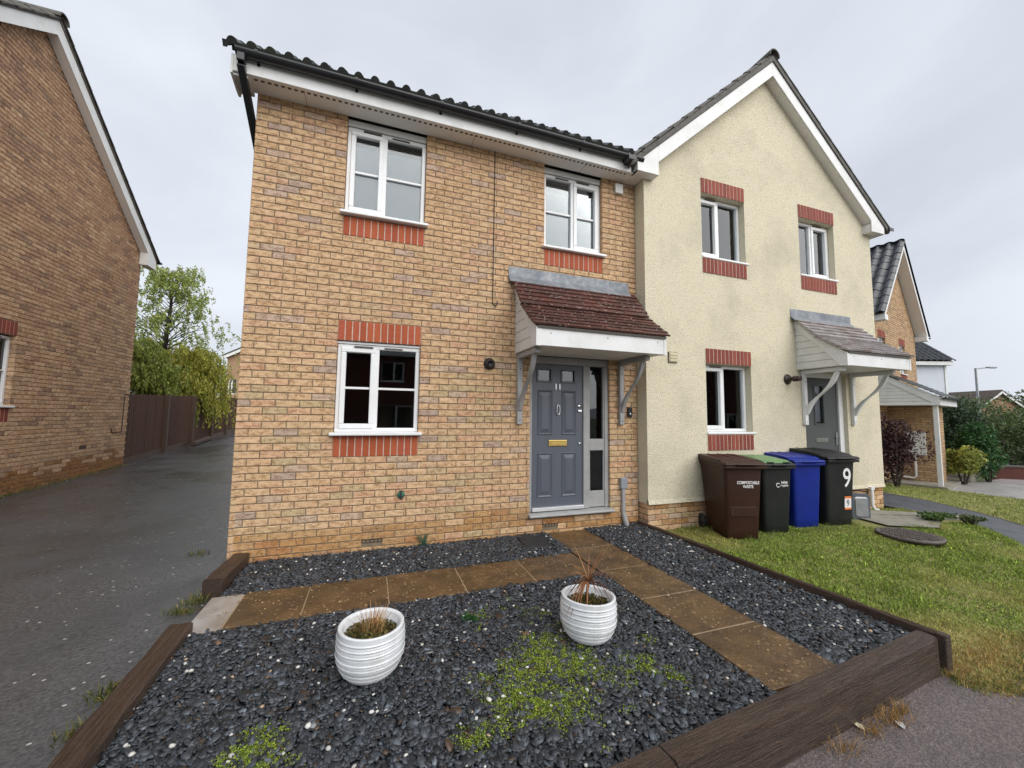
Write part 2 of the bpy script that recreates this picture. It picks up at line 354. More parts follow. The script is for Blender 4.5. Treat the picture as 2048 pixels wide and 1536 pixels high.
sheet('tarmac_path', 'tarmac_path', [(8.55, -2.36), (9.25, -1.98), (9.75, -1.6), (10.35, -1.0), (10.4, 0), (10.4, 9), (14, 9), (14.0, 3.4), (12.75, 1.2), (12.5, .4), (11.8, -.6), (11.05, -1.42), (13, -3.0), (15.5, -3.9), (8.5, -3.25)], .5, .002, label='blue-grey tarmac footpath between the two lawns')
sheet('driveway', 'concrete_wet', [(15.95, 1.75), (17.2, 2.2), (19.5, 2.2), (27, 3.2), (40, 2), (40, -6), (18, -3.5), (17, -1.2), (16.1, .2), (16.1, 1.0)], 1, .004, label='pale wet concrete driveway at far right')

# ------------------------------------------------------------------ bricks
BUFF = [((.655, .445, .265), 30), ((.685, .47, .285), 30), ((.63, .42, .245), 22), ((.655, .43, .275), 14), ((.60, .44, .28), 6), ((.57, .425, .325), 5), ((.50, .37, .295), 3), ((.635, .40, .25), 4), ((.645, .455, .265), 8)]
LOW = [((.69, .465, .275), 26), ((.715, .495, .30), 24), ((.68, .43, .265), 14), ((.59, .45, .265), 9), ((.57, .43, .315), 7), ((.50, .375, .295), 4), ((.66, .465, .27), 14)]
DAMP = [((.52, .295, .125), 26), ((.55, .33, .15), 22), ((.50, .26, .115), 14), ((.44, .27, .14), 10), ((.57, .36, .18), 20)]
def pick(pal): return random.choices([p[0] for p in pal], [p[1] for p in pal])[0]
def brick_geo(w, h, d, c=.004):
    a, b = w/2, h/2
    v = [(-a+c, 0, -b+c), (a-c, 0, -b+c), (a-c, 0, b-c), (-a+c, 0, b-c), (-a, c, -b), (a, c, -b), (a, c, b), (-a, c, b), (-a, d, -b), (a, d, -b), (a, d, b), (-a, d, b)]
    f = [(0, 1, 2, 3)]+[(4+i, 4+(i+1) % 4, (i+1) % 4, i) for i in range(4)]+[(8+i, 8+(i+1) % 4, 4+(i+1) % 4, 4+i) for i in range(4)]
    return v, f
BCACHE = {}
def place_bricks(bricks, parent, root_mat, nsingle, mt='brick', name='brick', d=.09):
    """bricks: (u centre, z centre, w, h, colour, y front) in local wall coordinates; the nsingle largest on screen become objects"""
    A = []
    for i, (u, z, w, h, c, y) in enumerate(bricks):
        p = root_mat @ Vector((u, y, z)); q = root_mat @ Vector((u+w, y, z)); px, py, dep = proj(p); qx, qy, dq = proj(q)
        vis = dep > .2 and 4 < px < 2044 and 4 < py < 1530
        A.append((abs(qx-px)*FOC*h/dep if vis else 0, i))
    A.sort(reverse=True); single = set(i for a, i in A[:nsingle] if a > 0)
    st = MB()
    for i, (u, z, w, h, c, y) in enumerate(bricks):
        dy = random.uniform(-.002, .002)
        if i in single:
            key = (round(w, 3), round(h, 3), c, d, mt)
            if key not in BCACHE:
                b = MB(); b.col = c; v, f = brick_geo(w, h, d); b.add(v, f); me = b.mesh('brick'); me.materials.append(MATS[mt]); BCACHE[key] = me
            o = bpy.data.objects.new(name, BCACHE[key]); COL.objects.link(o); o.parent = parent; o.location = (u, y+dy, z)
        else:
            v, f = brick_geo(w, h, d); k = random.uniform(.94, 1.05); st.col = tuple(t*k for t in c); st.add([(a+u, b_+y+dy, e+z) for a, b_, e in v], f)
    if st.v:
        o = st.build('bricks', mt, parent); o['kind'] = 'stuff'
def layout(u0, u1, zs, holes, k0, k1, palf, mod=.225, cz=.075, jt=.01, y=0., clip=None):
    """running bond between u0..u1, course k spans zs+k*cz; holes = (u0,u1,z0,z1); clip(z)->(ulo,uhi)"""
    out_ = []
    for k in range(k0, k1):
        za, zb = zs+k*cz+jt/2, zs+(k+1)*cz-jt/2; zc = (za+zb)/2
        lo, hi = (u0, u1) if clip is None else clip(zc)
        off = 0 if k % 2 == 0 else mod/2
        segs = [(lo, hi)]
        for a, b, c, d in holes:
            if c < zc < d:
                ns = []
                for s0, s1 in segs:
                    if b <= s0 or a >= s1: ns.append((s0, s1)); continue
                    if a > s0: ns.append((s0, a))
                    if b < s1: ns.append((b, s1))
                segs = ns
        for s0, s1 in segs:
            n = math.floor((s0-off-u0)/mod)-1; x = u0+off+n*mod
            while x < s1:
                a = max(x+jt/2, s0 if x < s0-.001 else x+jt/2); b = min(x+mod-jt/2, s1 if x+mod > s1+.001 else x+mod-jt/2)
                if abs(x-s0) < .02: a = s0
                if abs(x+mod-s1) < .02: b = s1
                if b-a > .025: out_.append(((a+b)/2, zc, b-a, zb-za, palf(k, (a+b)/2), y))
                x += mod
    return out_
def wall_grid(u0, u1, z0, z1, holes, y0, y1, grow=.006):
    """one closed slab with rectangular openings"""
    H = [(a-grow, b+grow, c-grow, d+grow) for a, b, c, d in holes]
    us = sorted(set([u0, u1]+[t for a, b, c, d in H for t in (a, b) if u0 < t < u1])); zs = sorted(set([z0, z1]+[t for a, b, c, d in H for t in (c, d) if z0 < t < z1]))
    nu, nz_ = len(us)-1, len(zs)-1
    solid = lambda i, j: 0 <= i < nu and 0 <= j < nz_ and not any(a < (us[i]+us[i+1])/2 < b and c < (zs[j]+zs[j+1])/2 < d for a, b, c, d in H)
    B = MB()
    for i in range(nu):
        for j in range(nz_):
            if not solid(i, j): continue
            a, b, c, d = us[i], us[i+1], zs[j], zs[j+1]
            B.add([(a, y0, c), (b, y0, c), (b, y0, d), (a, y0, d)], [(0, 1, 2, 3)]); B.add([(a, y1, c), (b, y1, c), (b, y1, d), (a, y1, d)], [(3, 2, 1, 0)])
            if not solid(i-1, j): B.add([(a, y0, c), (a, y0, d), (a, y1, d), (a, y1, c)], [(0, 1, 2, 3)])
            if not solid(i+1, j): B.add([(b, y0, c), (b, y0, d), (b, y1, d), (b, y1, c)], [(3, 2, 1, 0)])
            if not solid(i, j-1): B.add([(a, y0, c), (b, y0, c), (b, y1, c), (a, y1, c)], [(3, 2, 1, 0)])
            if not solid(i, j+1): B.add([(a, y0, d), (b, y0, d), (b, y1, d), (a, y1, d)], [(0, 1, 2, 3)])
    return B
RED = [(.40, .095, .038), (.44, .11, .045), (.37, .085, .036), (.42, .10, .05)]
RED9 = [(.255, .062, .042), (.29, .075, .05), (.23, .056, .04)]
def soldier(parent, name, u0, u1, z0, z1, y, pal, mt='mortar_pale', depth=.1, single=True):
    """band of upright bricks with its mortar backing"""
    B = bx(name, mt, parent, u0+.003, u1-.003, y+.0045, y+depth, z0+.002, z1-.002)
    n = max(1, round((u1-u0)/.075)); w = (u1-u0)/n
    for i in range(n):
        c = random.choice(pal); ww = round(w-.012, 3); hh = round(z1-z0-.006, 3)
        key = (ww, hh, c, depth, 'brick_red')
        if key not in BCACHE:
            b = MB(); b.col = c; v, f = brick_geo(ww, hh, depth-.004, .003); b.add(v, f); me = b.mesh('brick'); me.materials.append(MATS['brick_red']); BCACHE[key] = me
        o = bpy.data.objects.new('brick', BCACHE[key]); COL.objects.link(o); o.parent = B; o.location = (u0+(i+.5)*w, y+random.uniform(-.0015, .001), (z0+z1)/2)
    return B
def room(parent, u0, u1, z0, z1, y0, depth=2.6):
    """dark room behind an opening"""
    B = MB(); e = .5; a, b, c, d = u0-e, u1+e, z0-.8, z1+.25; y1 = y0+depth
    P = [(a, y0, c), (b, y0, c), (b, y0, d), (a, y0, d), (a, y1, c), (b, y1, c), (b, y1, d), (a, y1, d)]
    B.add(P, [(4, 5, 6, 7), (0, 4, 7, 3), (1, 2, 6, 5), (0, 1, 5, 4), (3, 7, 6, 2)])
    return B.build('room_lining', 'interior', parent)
def window(parent, u0, u1, z0, z1, y, sash='left', bar=.5, split=.47, sill=True, vents=2, sky_blind=None, curtain=None, sill_over=.04, gl='glass', mt='upvc', sill_right=None):
    """casement window in local wall coordinates, frame front at y"""
    fw, fd = .045, .06
    F = MB(); F.box(u0, u1, y, y+fd, z0, z0+fw); F.box(u0, u1, y, y+fd, z1-fw, z1); F.box(u0, u0+fw, y, y+fd, z0+fw, z1-fw); F.box(u1-fw, u1, y, y+fd, z0+fw, z1-fw)
    um = u0+(u1-u0)*split; F.box(um-.022, um+.022, y, y+fd, z0+fw, z1-fw)
    w = F.build('window', mt, parent, bevel=.006)
    for side, a, b in (('left', u0+fw, um-.022), ('right', um+.022, u1-fw)):
        g0, g1, h0, h1 = a, b, z0+fw, z1-fw
        if sash == side or sash == 'both':
            s = MB(); sw = .048; yy = y-.016
            s.box(a-.006, b+.006, yy, y+.04, h0-.006, h0+sw); s.box(a-.006, b+.006, yy, y+.04, h1-sw, h1+.006)
            s.box(a-.006, a+sw, yy, y+.04, h0+sw, h1-sw); s.box(b-sw, b+.006, yy, y+.04, h0+sw, h1-sw)
            s.build('sash', mt, w, bevel=.007); g0, g1, h0, h1 = a+sw, b-sw, h0+sw, h1-sw
        if bar:
            zb = h0+(h1-h0)*bar if bar != .5 else z0+(z1-z0)*.5
            bx('glazing_bar', mt, w, g0, g1, y+.012, y+.034, zb-.012, zb+.012)
            bx('pane', gl, w, g0-.004, g1+.004, y+.036, y+.042, zb, h1+.004); bx('pane', gl, w, g0-.004, g1+.004, y+.036, y+.042, h0-.004, zb)
        else: bx('pane', gl, w, g0-.004, g1+.004, y+.036, y+.042, h0-.004, h1+.004)
        if vents > 1 or (vents == 1 and sash == side):
            uc = (a+b)/2+(.05 if side == 'left' else -.05); bx('trickle_vent', 'vent_dark', w, uc-.10, uc+.10, y-.012-(.016 if sash == side else 0), y+.01, z1-.036, z1-.022)
    if sill:
        bx('sill', mt, parent if False else w, u0-sill_over, u1+(sill_over if sill_right is None else sill_right), y-.115, y+.03, z0-.035, z0-.002, bevel=.006)
    if sky_blind: bx('sky_blind', 'sky_blind', w, u0+.05, u1-.05, y+.075, y+.08, z0+.03, z0+(z1-z0)*sky_blind)  # flat panel behind the panes, its tone standing in for reflected sky
    if curtain:
        c = MB(); n = 36; a, b = curtain
        pts = [(a+(b-a)*i/n, y+.16+.025*math.sin(i*1.9)) for i in range(n+1)]
        c.add([(p[0], p[1], z) for z in (z0-.1, z1+.05) for p in pts], [(i, i+1, n+2+i, n+1+i) for i in range(n)], True); c.build('curtain', 'curtain', w)
    room(w, u0, u1, z0, z1, y+fd+.06)
    return w

# ------------------------------------------------------------------ roman / pan tiles
def tile_geo(w, l, rolls, prof='roman', th=.014, nseg=14, hr=.038, nose=.012):
    """tile lying in local plane: u across, v up slope, n normal; returns verts (u,v,n), faces"""
    us = np.linspace(0, w, nseg*rolls+1); P = []
    for u in us:
        t = (u/w*rolls) % 1.0
        if prof == 'roman': d = abs(t-.5); hgt = hr*math.sqrt(max(0, 1-(d/.26)**2)) if d < .26 else 0
        else: hgt = hr*(.5+.5*math.sin(2*math.pi*t-.6))
        P.append(hgt)
    n = len(us); V = []
    for vv, lift in ((0, .016), (l, 0)):
        for u, hgt in zip(us, P): V.append((u, vv, hgt+lift+th))
    for u, hgt in zip(us, P): V.append((u, 0, hgt*.9+.016-nose))
    F = [(i, i+1, n+i+1, n+i) for i in range(n-1)]+[(2*n+i, 2*n+i+1, i+1, i) for i in range(n-1)]
    F += [(2*n, 0, n), (2*n+n-1, 2*n-1, n-1)]
    return V, F
def tile_roof(parent, O, U, Vv, cols, rows, w, gauge, l, rolls, prof, mt, single, col_of=None, hr=.038, th=.014, name='roof_tile', stuffname='roof_tiles', clip=None, nseg=10, nose=.012):
    """O eave corner, U unit along eave, Vv unit up slope (local coords of parent)"""
    O, U, Vv = [np.array(t, float) for t in (O, U, Vv)]; N = np.cross(U, Vv)
    if N[2] < 0: N = -N
    V, F = tile_geo(w, l, rolls, prof, th, nseg, hr, nose); V = np.array(V)
    V = V*np.array([1, 1, 1])
    base = V[:, :1]*U+V[:, 1:2]*Vv+V[:, 2:3]*N
    # tilt: each tile sits on the one below
    me = None; st = MB()
    for r in range(rows):
        for c in range(cols):
            p = O+U*c*w+Vv*r*gauge+N*random.uniform(-.003, .003)
            if clip and not clip(r, c): continue
            if single(r, c):
                if me is None:
                    b = MB(); b.add(base, F); me = b.mesh(name); me.materials.append(MATS[mt])
                o = bpy.data.objects.new(name, me); COL.objects.link(o); o.parent = parent; o.location = p
            else: st.add(base+p, F)
    if st.v: o = st.build(stuffname, mt, parent); o['kind'] = 'stuff'

# ------------------------------------------------------------------ house with buff brick front (number 11)
ZS = 1.05
h11 = empty('brick_house', (0, 0, 0)); tag(h11, 'buff brick house with grey front door numbered 11 and brown tiled canopy', 'house')
HW = 4.83
L11 = (.9, 1.8, 1.275, 2.325); U1 = (.9, 1.8, 3.75, 4.95); U2 = (3.375, 4.275, 3.75, 4.95); D11 = (3.19, 4.375, .255, 2.3)
SB = [(.9, 1.8, 1.05, 1.275), (.9, 1.8, 2.325, 2.55), (.9, 1.8, 3.525, 3.75), (3.375, 4.275, 3.525, 3.75)]
AIR = [(1.235, 1.45, .1125, .1875), (3.375, 3.59, .15-.0375, .1875)]
holes11 = [L11, U1, U2, D11]
wall11 = wall_grid(.006, HW, -.25, 4.95, holes11, .006, .105).build('wall', 'mortar', h11)
def pal11(k, u):
    z = ZS+k*.075
    if z < .26 and u < 2.2: return pick(DAMP)
    if z < .18: return pick(DAMP if random.random() < .55 else LOW)
    if z < .32 and 2.3 < u < 3.2: return pick(DAMP)
    if z < 2.2: return pick(LOW)
    return pick(BUFF)
br = layout(0, HW-.004, ZS, holes11+SB+AIR, -16, 52, pal11)
place_bricks(br, wall11, Matrix.Identity(4), 300)
bx('wall_footing', 'concrete', h11, .9, 4.8, -.028, .006, -.2, .045, bevel=.01)
# side wall and back so that the house is closed
sidew = MB(); sidew.box(.006, .1, .105, 8.2, -.3, 4.95); sidew.prism([(.1, 4.95), (8.2, 4.95), (4.15, 7.75)], .006, .1, 'x'); sidew.box(.1, HW, 8.1, 8.2, -.3, 4.95)
sidew = sidew.build('side_wall', 'mortar', h11)
sb = MB()
for (u, z, w, h, c, y) in layout(0, 8.2, ZS, [], -16, 89, lambda k, u: pick(BUFF), clip=lambda z: (0, 8.2) if z < 4.93 else ((z-4.93)/2.8*4.05+.02, 8.18-(z-4.93)/2.8*4.05)):
    v, f = brick_geo(w, h, .05); sb.col = c; sb.add([(b_, u-a if False else u+a, e+z) for a, b_, e in v], [tuple(reversed(q)) for q in f])
o = sb.build('bricks', 'brick', sidew); o['kind'] = 'stuff'
for a in SB:
    soldier(h11, 'lintel' if abs(a[2]-2.325) < .01 else 'brick_sill', a[0], a[1], a[2], a[3], .0, RED)
window(h11, L11[0]+.004, L11[1]-.004, 1.315, 2.295, .045, 'left')
bx('window_head', 'upvc', h11, .902, 1.798, .03, .1, 2.296, 2.318)
window(h11, U1[0]+.004, U1[1]-.004, 3.79, 4.84, .045, 'left', sky_blind=.83)
bx('window_head', 'upvc', h11, .904, 1.796, .035, .1, 4.850, 4.922); bx('window_head', 'vent_dark', h11, .904, 1.796, .05, .1, 4.923, 4.94)
window(h11, U2[0]+.004, U2[1]-.004, 3.79, 4.84, .06, 'right', split=.5, sky_blind=.80)
bx('window_head', 'upvc', h11, 3.379, 4.271, .045, .1, 4.850, 4.922); bx('window_head', 'vent_dark', h11, 3.379, 4.271, .06, .1, 4.923, 4.94)
def airbrick(parent, u0, u1, z0, z1, y):
    a = bx('air_brick', 'vent_dark', parent, u0+.004, u1-.004, y+.012, y+.06, z0+.004, z1-.004); g = MB()
    n = 5
    for i in range(n+1): x = u0+.004+(u1-u0-.008)*i/n; g.box(x-.004, x+.004, y+.002, y+.014, z0+.004, z1-.004)
    for z in (z0+.004, (z0+z1)/2-.003, z1-.010): g.box(u0, u1, y+.003, y+.013, z, z+.006)
    g.build('grille', 'vent_brown', a)
for a in AIR: airbrick(h11, *a, 0)
# --- door set
dy = .035
fr = MB(); fr.box(3.19, 3.235, dy, dy+.09, .30, 2.303); fr.box(3.235, 4.375, dy, dy+.09, 2.205, 2.303)
fr.box(3.985, 4.075, dy, dy+.09, .30, 2.205); fr.box(4.315, 4.375, dy, dy+.09, .30, 2.205)
frm = fr.build('door_frame', 'grey_paint', h11, bevel=.006)
sd = MB(); sd.prism([(-.075, .255), (.12, .255), (.12, .305), (-.06, .285), (-.075, .275)], 3.175, 4.40, 'x'); sd.build('door_sill', 'grey_paint', h11, bevel=.005)
bx('threshold', 'aluminium', h11, 3.238, 3.982, .012, .1, .308, .352, bevel=.004)
sl = MB(); sl.box(4.075, 4.315, dy+.012, dy+.07, 1.06, 1.215); sl.box(4.075, 4.315, dy+.012, dy+.07, .31, .52)
for a, b in ((4.075, 4.092), (4.298, 4.315)): sl.box(a, b, dy+.012, dy+.07, .52, 1.06); sl.box(a, b, dy+.012, dy+.07, 1.215, 2.205)
sl = sl.build('sidelight', 'grey_paint', h11, bevel=.004)
bx('pane', 'glass_dark', sl, 4.09, 4.30, dy+.04, dy+.046, .515, 1.065); bx('pane', 'glass_dark', sl, 4.09, 4.30, dy+.04, dy+.046, 1.21, 2.2)
room(sl, 4.0, 4.35, .9, 2.1, .16, 1.8)
DX0, DX1, DZ0, DZ1 = 3.238, 3.982, .354, 2.20; dl = .058
LT = [(3.325, 3.505, 1.985, 2.125), (3.675, 3.855, 1.985, 2.125)]
door = wall_grid(DX0, DX1, DZ0, DZ1, LT, dl, dl+.045, 0).build('door', 'door_grey', h11, bevel=.003)
def door_panel(u0, u1, z0, z1, y):
    B = MB(); s = .03
    R0 = [(u0, y, z0), (u1, y, z0), (u1, y, z1), (u0, y, z1)]
    R1 = [(u0+.012, y-.009, z0+.012), (u1-.012, y-.009, z0+.012), (u1-.012, y-.009, z1-.012), (u0+.012, y-.009, z1-.012)]
    R2 = [(u0+s, y+.001, z0+s), (u1-s, y+.001, z0+s), (u1-s, y+.001, z1-s), (u0+s, y+.001, z1-s)]
    R3 = [(u0+s+.035, y-.011, z0+s+.05), (u1-s-.035, y-.011, z0+s+.05), (u1-s-.035, y-.011, z1-s-.05), (u0+s+.035, y-.011, z1-s-.05)]
    V = R0+R1+R2+R3; F = []
    for k in range(3): F += [(4*k+i, 4*k+(i+1) % 4, 4*k+4+(i+1) % 4, 4*k+4+i) for i in range(4)]
    F.append((12, 13, 14, 15)); B.add(V, F); return B
for u0, u1 in ((3.315, 3.535), (3.665, 3.885)):
    for z0, z1 in ((1.27, 1.86), (.47, 1.045)): door_panel(u0, u1, z0, z1, dl-.001).build('panel', 'door_grey', door)
for a in LT:
    bx('pane', 'glass_dark', door, a[0]-.002, a[1]+.002, dl+.018, dl+.024, a[2]-.002, a[3]+.002)
    b = MB(); e = .024
    b.box(a[0]-e, a[1]+e, dl-.012, dl+.004, a[2]-e, a[2]); b.box(a[0]-e, a[1]+e, dl-.012, dl+.004, a[3], a[3]+e); b.box(a[0]-e, a[0], dl-.012, dl+.004, a[2], a[3]); b.box(a[1], a[1]+e, dl-.012, dl+.004, a[2], a[3])
    b.build('glazing_bead', 'door_grey', door, bevel=.005)
room(door, 3.3, 3.9, 1.5, 2.1, .16, 1.8)
lb = bx('letterbox', 'brass', door, 3.475, 3.745, dl-.013, dl, 1.125, 1.205, bevel=.006, seg=2); bx('flap', 'brass', lb, 3.50, 3.72, dl-.018, dl-.012, 1.142, 1.188, bevel=.003)
kn = MB(); kn.lathe([(.0, -.002), (.016, -.002), (.020, .008), (.012, .022), (0, .026)], (3.61, dl, 1.665), 16, axis='y')
kn.tube([(3.61+.022*math.sin(t)*(1.0), dl-.020-.008*math.sin(t/2), 1.60+.062*math.cos(t)) for t in np.linspace(.15, 2*math.pi-.15, 22)], .0055, 8); kn.lathe([(0, 0), (.011, 0), (.011, .012), (0, .016)], (3.61, dl, 1.535), 12, axis='y')
kn.build('knocker', 'chrome', door)
lk = MB(); lk.lathe([(0, 0), (.026, 0), (.026, .010), (.014, .018), (0, .018)], (3.925, dl, 1.655), 20, axis='y'); lk.box(3.905, 3.955, dl-.028, dl-.0, 1.585, 1.605); lk.build('lock', 'chrome', door)
MB().lathe([(0, 0), (.019, 0), (.017, .012), (0, .014)], (3.935, dl, 1.155), 20, axis='y').build('lock', 'chrome', door)
text('house_number', '11', .11, 'aluminium', door, (3.61, dl-.006, 1.905), (R_(90), 0, 0), .003)
# --- canopy
def canopy(parent, x0, x1, dep, ze, zsf, ztop, brx, mt, pals, grey, tiles, y0=0., lead=(None, None), bell=True, tth=.019, bw_=1.):
    """lean-to door canopy: x0..x1, projecting dep from y0, fascia zsf..ze, roof meeting the wall at ztop"""
    C = bx('canopy', 'soffit', parent, x0+.02, x1-.02, y0-dep+.03, y0, zsf+.005, zsf+.03)
    bx('fascia', 'white_paint', C, x0, x1, y0-dep-.022, y0-dep, zsf-.012, ze, bevel=.004)
    bx('fascia_cap', 'white_paint', C, x0-.004, x0+.06, y0-dep-.027, y0-dep-.018, zsf-.014, ze+.001); bx('fascia_cap', 'white_paint', C, x1-.035, x1+.004, y0-dep-.027, y0-dep-.018, zsf-.014, ze+.001)
    for i, t in enumerate((.1, .52, .93)): MB().lathe([(0, 0), (.007, 0), (.007, .002), (0, .002)], (x0+(x1-x0)*t, y0-dep-.023, ze-.06), 8, axis='y').build('screw_cap', 'vent_dark', C)
    n = 9
    for i in range(n):   # soffit boards
        ya = y0-dep+.03+(dep-.03)*i/n; bx('soffit_board', 'soffit', C, x0+.02, x1-.02, ya+.003, ya+(dep-.03)/n-.003, zsf-.006, zsf+.004)
    # roof profile (y, z)
    ym = y0-dep*.55; zm = ze+(ztop-ze)*.39 if bell else ze+(ztop-ze)*.45
    prof = [(y0-dep-.045, ze+.012), (ym, zm), (y0, ztop)]
    for sx, s in ((x0, 1), (x1, -1)):
        # boarded gable cheek and its barge board
        tri = [(y0, zsf-.005), (y0-dep, zsf-.005), (y0-dep, ze-.01), (ym, zm-.02), (y0, ztop-.03)]
        MB().prism(tri, sx+.028*s, sx+.05*s, 'x').build('cheek', 'white_boards', C)
        nb = 7; hb = (ztop-.05-zsf)/nb
        for i in range(nb):
            za, zb = zsf-.005+i*hb, zsf-.005+(i+1)*hb-.006
            def yat(z):
                if z <= ze: return y0-dep+.02
                return y0-dep+(z-ze)/(zm-.02-ze)*(ym-(y0-dep)) if z < zm-.02 else ym+(z-zm+.02)/(ztop-zm-.01)*(y0-ym)
            ya, yb = min(y0-.012, yat(za)+.03), min(y0-.008, yat(zb)+.03)
            if y0-ya > .03:
                b = MB(); pts = [(y0, za), (ya, za), (yb, zb), (y0, zb)]; b.prism(pts, sx+.012*s, sx+.030*s, 'x'); b.build('cladding_board', 'white_boards', C, bevel=.004)
        bw = .10
        bp_ = [(y0-dep-.02, ze-.10), (y0-dep-.02, ze+.004), (ym, zm-.012), (y0, ztop-.018), (y0, ztop-.018-bw*1.35), (ym+.03, zm-.012-bw*1.05), (y0-dep+.07, zsf-.012), (y0-dep-.02, zsf-.012)]
        MB().prism(bp_, sx-.004*s, sx+.016*s, 'x').build('barge_board', 'white_paint', C, bevel=.003)
    dk = MB(); dk.prism([prof[0], prof[1], prof[2], (y0, ztop-.03), (ym, zm-.03), (y0-dep-.04, ze-.012)], x0+.01, x1-.01, 'x'); dk.build('roof_deck', 'vent_dark', C)
    # plain tiles
    pts = [np.array(p) for p in prof]; seglen = [np.linalg.norm(pts[1]-pts[0]), np.linalg.norm(pts[2]-pts[1])]; tot = sum(seglen)-.02
    rows, ncol = tiles; g = tot/rows; tw = (x1-x0+.09)/ncol
    meshes = []
    for c in pals:
        for sc in (1., .55):
            b = MB(); b.col = c; W_, l, th = tw*sc-.004, g*1.35, tth
            v = [(0, 0, 0), (W_, 0, 0), (W_, l, -.002), (0, l, -.002), (0, 0, th), (W_, 0, th), (W_, l, th-.002), (0, l, th-.002)]
            b.add(v, [(0, 3, 2, 1), (4, 5, 6, 7), (0, 1, 5, 4), (1, 2, 6, 5), (2, 3, 7, 6), (3, 0, 4, 7)]); me = b.mesh('roof_tile'); me.materials.append(MATS[mt]); meshes.append((sc, me))
    for r in range(rows):
        s = r*g
        if s < seglen[0]: a = pts[0]+(pts[1]-pts[0])*s/seglen[0]; d = (pts[1]-pts[0])/seglen[0]
        else: a = pts[1]+(pts[2]-pts[1])*(s-seglen[0])/seglen[1]; d = (pts[2]-pts[1])/seglen[1]
        ang = math.atan2(d[1], d[0]); nrm = np.array([-d[1], d[0]])
        x = x0-.045-(.0 if r % 2 == 0 else tw*.45); k = 0
        while x < x1+.03:
            sc = 1.
            if x < x0-.05: x = x0-.045; sc = .55
            if x+tw > x1+.06: sc = .55
            me = random.choice([q for s_, q in meshes if s_ == sc])
            o = bpy.data.objects.new('roof_tile', me); COL.objects.link(o); o.parent = C
            lift = .010+random.uniform(0, .004)
            o.location = (x, a[0]+nrm[0]*lift, a[1]+nrm[1]*lift); o.rotation_euler = (ang-.13-(tth-.019)*8+random.uniform(-.015, .015), 0, random.uniform(-.006, .006)); x += tw*sc; k += 1
    # lead flashing: upstand on the wall and apron on the tiles
    la, lb_ = lead; d = (pts[2]-pts[1])/seglen[1]; e = pts[2]-d*.11
    fl = MB(); fl.prism([(y0+.001, ztop+.17), (y0-.006, ztop+.17), (y0-.010, ztop+.045), (e[0]-.002, e[1]+.048), (e[0]+.004, e[1]+.036), (y0+.001, ztop+.02)], la, lb_, 'x'); fl.build('lead_flashing', 'lead', C, bevel=.003)
    # gallows brackets
    for bxx in brx:
        b = MB(); w = .035
        b.box(bxx-w, bxx+w, y0-.052, y0-.001, zsf-.90, zsf-.012)
        br_ = b.build('bracket', grey, C, bevel=.006)
        bx('bracket_arm', grey, br_, bxx-w, bxx+w, y0-dep+.10, y0-.053, zsf-.075, zsf-.013, bevel=.006)
        q = MB(); pts2 = []
        for t in np.linspace(0, 1, 15):
            yy = y0-.04-(dep-.24)*t; zz = zsf-.74+.665*t; bow = .035*math.sin(2*math.pi*t)
            wd = (.040+.034*math.sin(math.pi*t))*bw_
            pts2.append((np.array([yy+bow*.7, zz+bow*.7]), wd))
        up = [(p[0]-wd*.7, p[1]+wd*.7*.62) for p, wd in pts2]; dn = [(p[0]+wd*.7, p[1]-wd*.7*.62) for p, wd in pts2]
        dn[0] = (y0-.03, dn[0][1]); q.prism(up+dn[::-1], bxx-.026, bxx+.026, 'x'); q.build('brace', grey, br_, bevel=.006)
        for zz in (zsf-.85, zsf-.66, zsf-.2): MB().lathe([(0, 0), (.007, 0), (.006, .004), (0, .005)], (bxx, y0-.0525, zz), 8, axis='y').build('bolt', 'rubber', br_)
    return C
BRT = [(.085, .030, .022), (.10, .036, .027), (.068, .026, .020), (.12, .042, .030), (.09, .034, .028)]
canopy(h11, 2.965, 4.725, .70, 2.505, 2.31, 3.265, (3.035, 4.545), 'tile_brown', BRT, 'grey_paint', (12, 10), 0., (2.875, 4.70))
# --- eaves, gutter, roof
ye = -.245
bx('fascia', 'white_paint', h11, -.155, 4.58, ye-.022, ye, 4.925, 5.10, bevel=.004)
sf = MB(); sf.box(-.14, HW, ye, .0, 4.935, 4.947)
sf = sf.build('soffit', 'soffit', h11)
n = 74
for i in range(n):
    x = .0+i*(4.55/n); bx('soffit_vent', 'vent_dark', sf, x+.012, x+.047, ye+.035, ye+.062, 4.9335, 4.936)
for x in (.475, 2.35, 3.9): bx('soffit_joint', 'vent_dark', sf, x, x+.004, ye+.03, 0, 4.9337, 4.936)
g = MB(); prof = [(ye-.024-.055+.055*math.cos(t), 5.105+.055*math.sin(t)) for t in np.linspace(math.pi, 2*math.pi, 13)]
prof_in = [(ye-.079+.05*math.cos(t), 5.105+.05*math.sin(t)) for t in np.linspace(2*math.pi, math.pi, 13)]
g.prism(prof+prof_in, -.12, 4.72, 'x'); gut = g.build('gutter', 'gutter_black', h11)
for x in (.05, .98, 1.9, 2.85, 3.75, 4.45):
    b = MB(); pr = [(ye-.079+.060*math.cos(t), 5.105+.060*math.sin(t)) for t in np.linspace(math.pi*.95, 2*math.pi, 12)]; pi_ = [(ye-.079+.0555*math.cos(t), 5.105+.0555*math.sin(t)) for t in np.linspace(2*math.pi, math.pi*.95, 12)]
    b.prism(pr+pi_, x, x+.03, 'x'); b.box(x+.002, x+.028, ye-.03, ye-.021, 5.03, 5.06); b.build('gutter_bracket', 'gutter_black', gut)
dp = MB(); dp.box(-.105, -.035, ye-.115, ye-.045, 4.985, 5.10); dp.build('gutter_outlet', 'gutter_black', gut, bevel=.006)
d2 = MB()
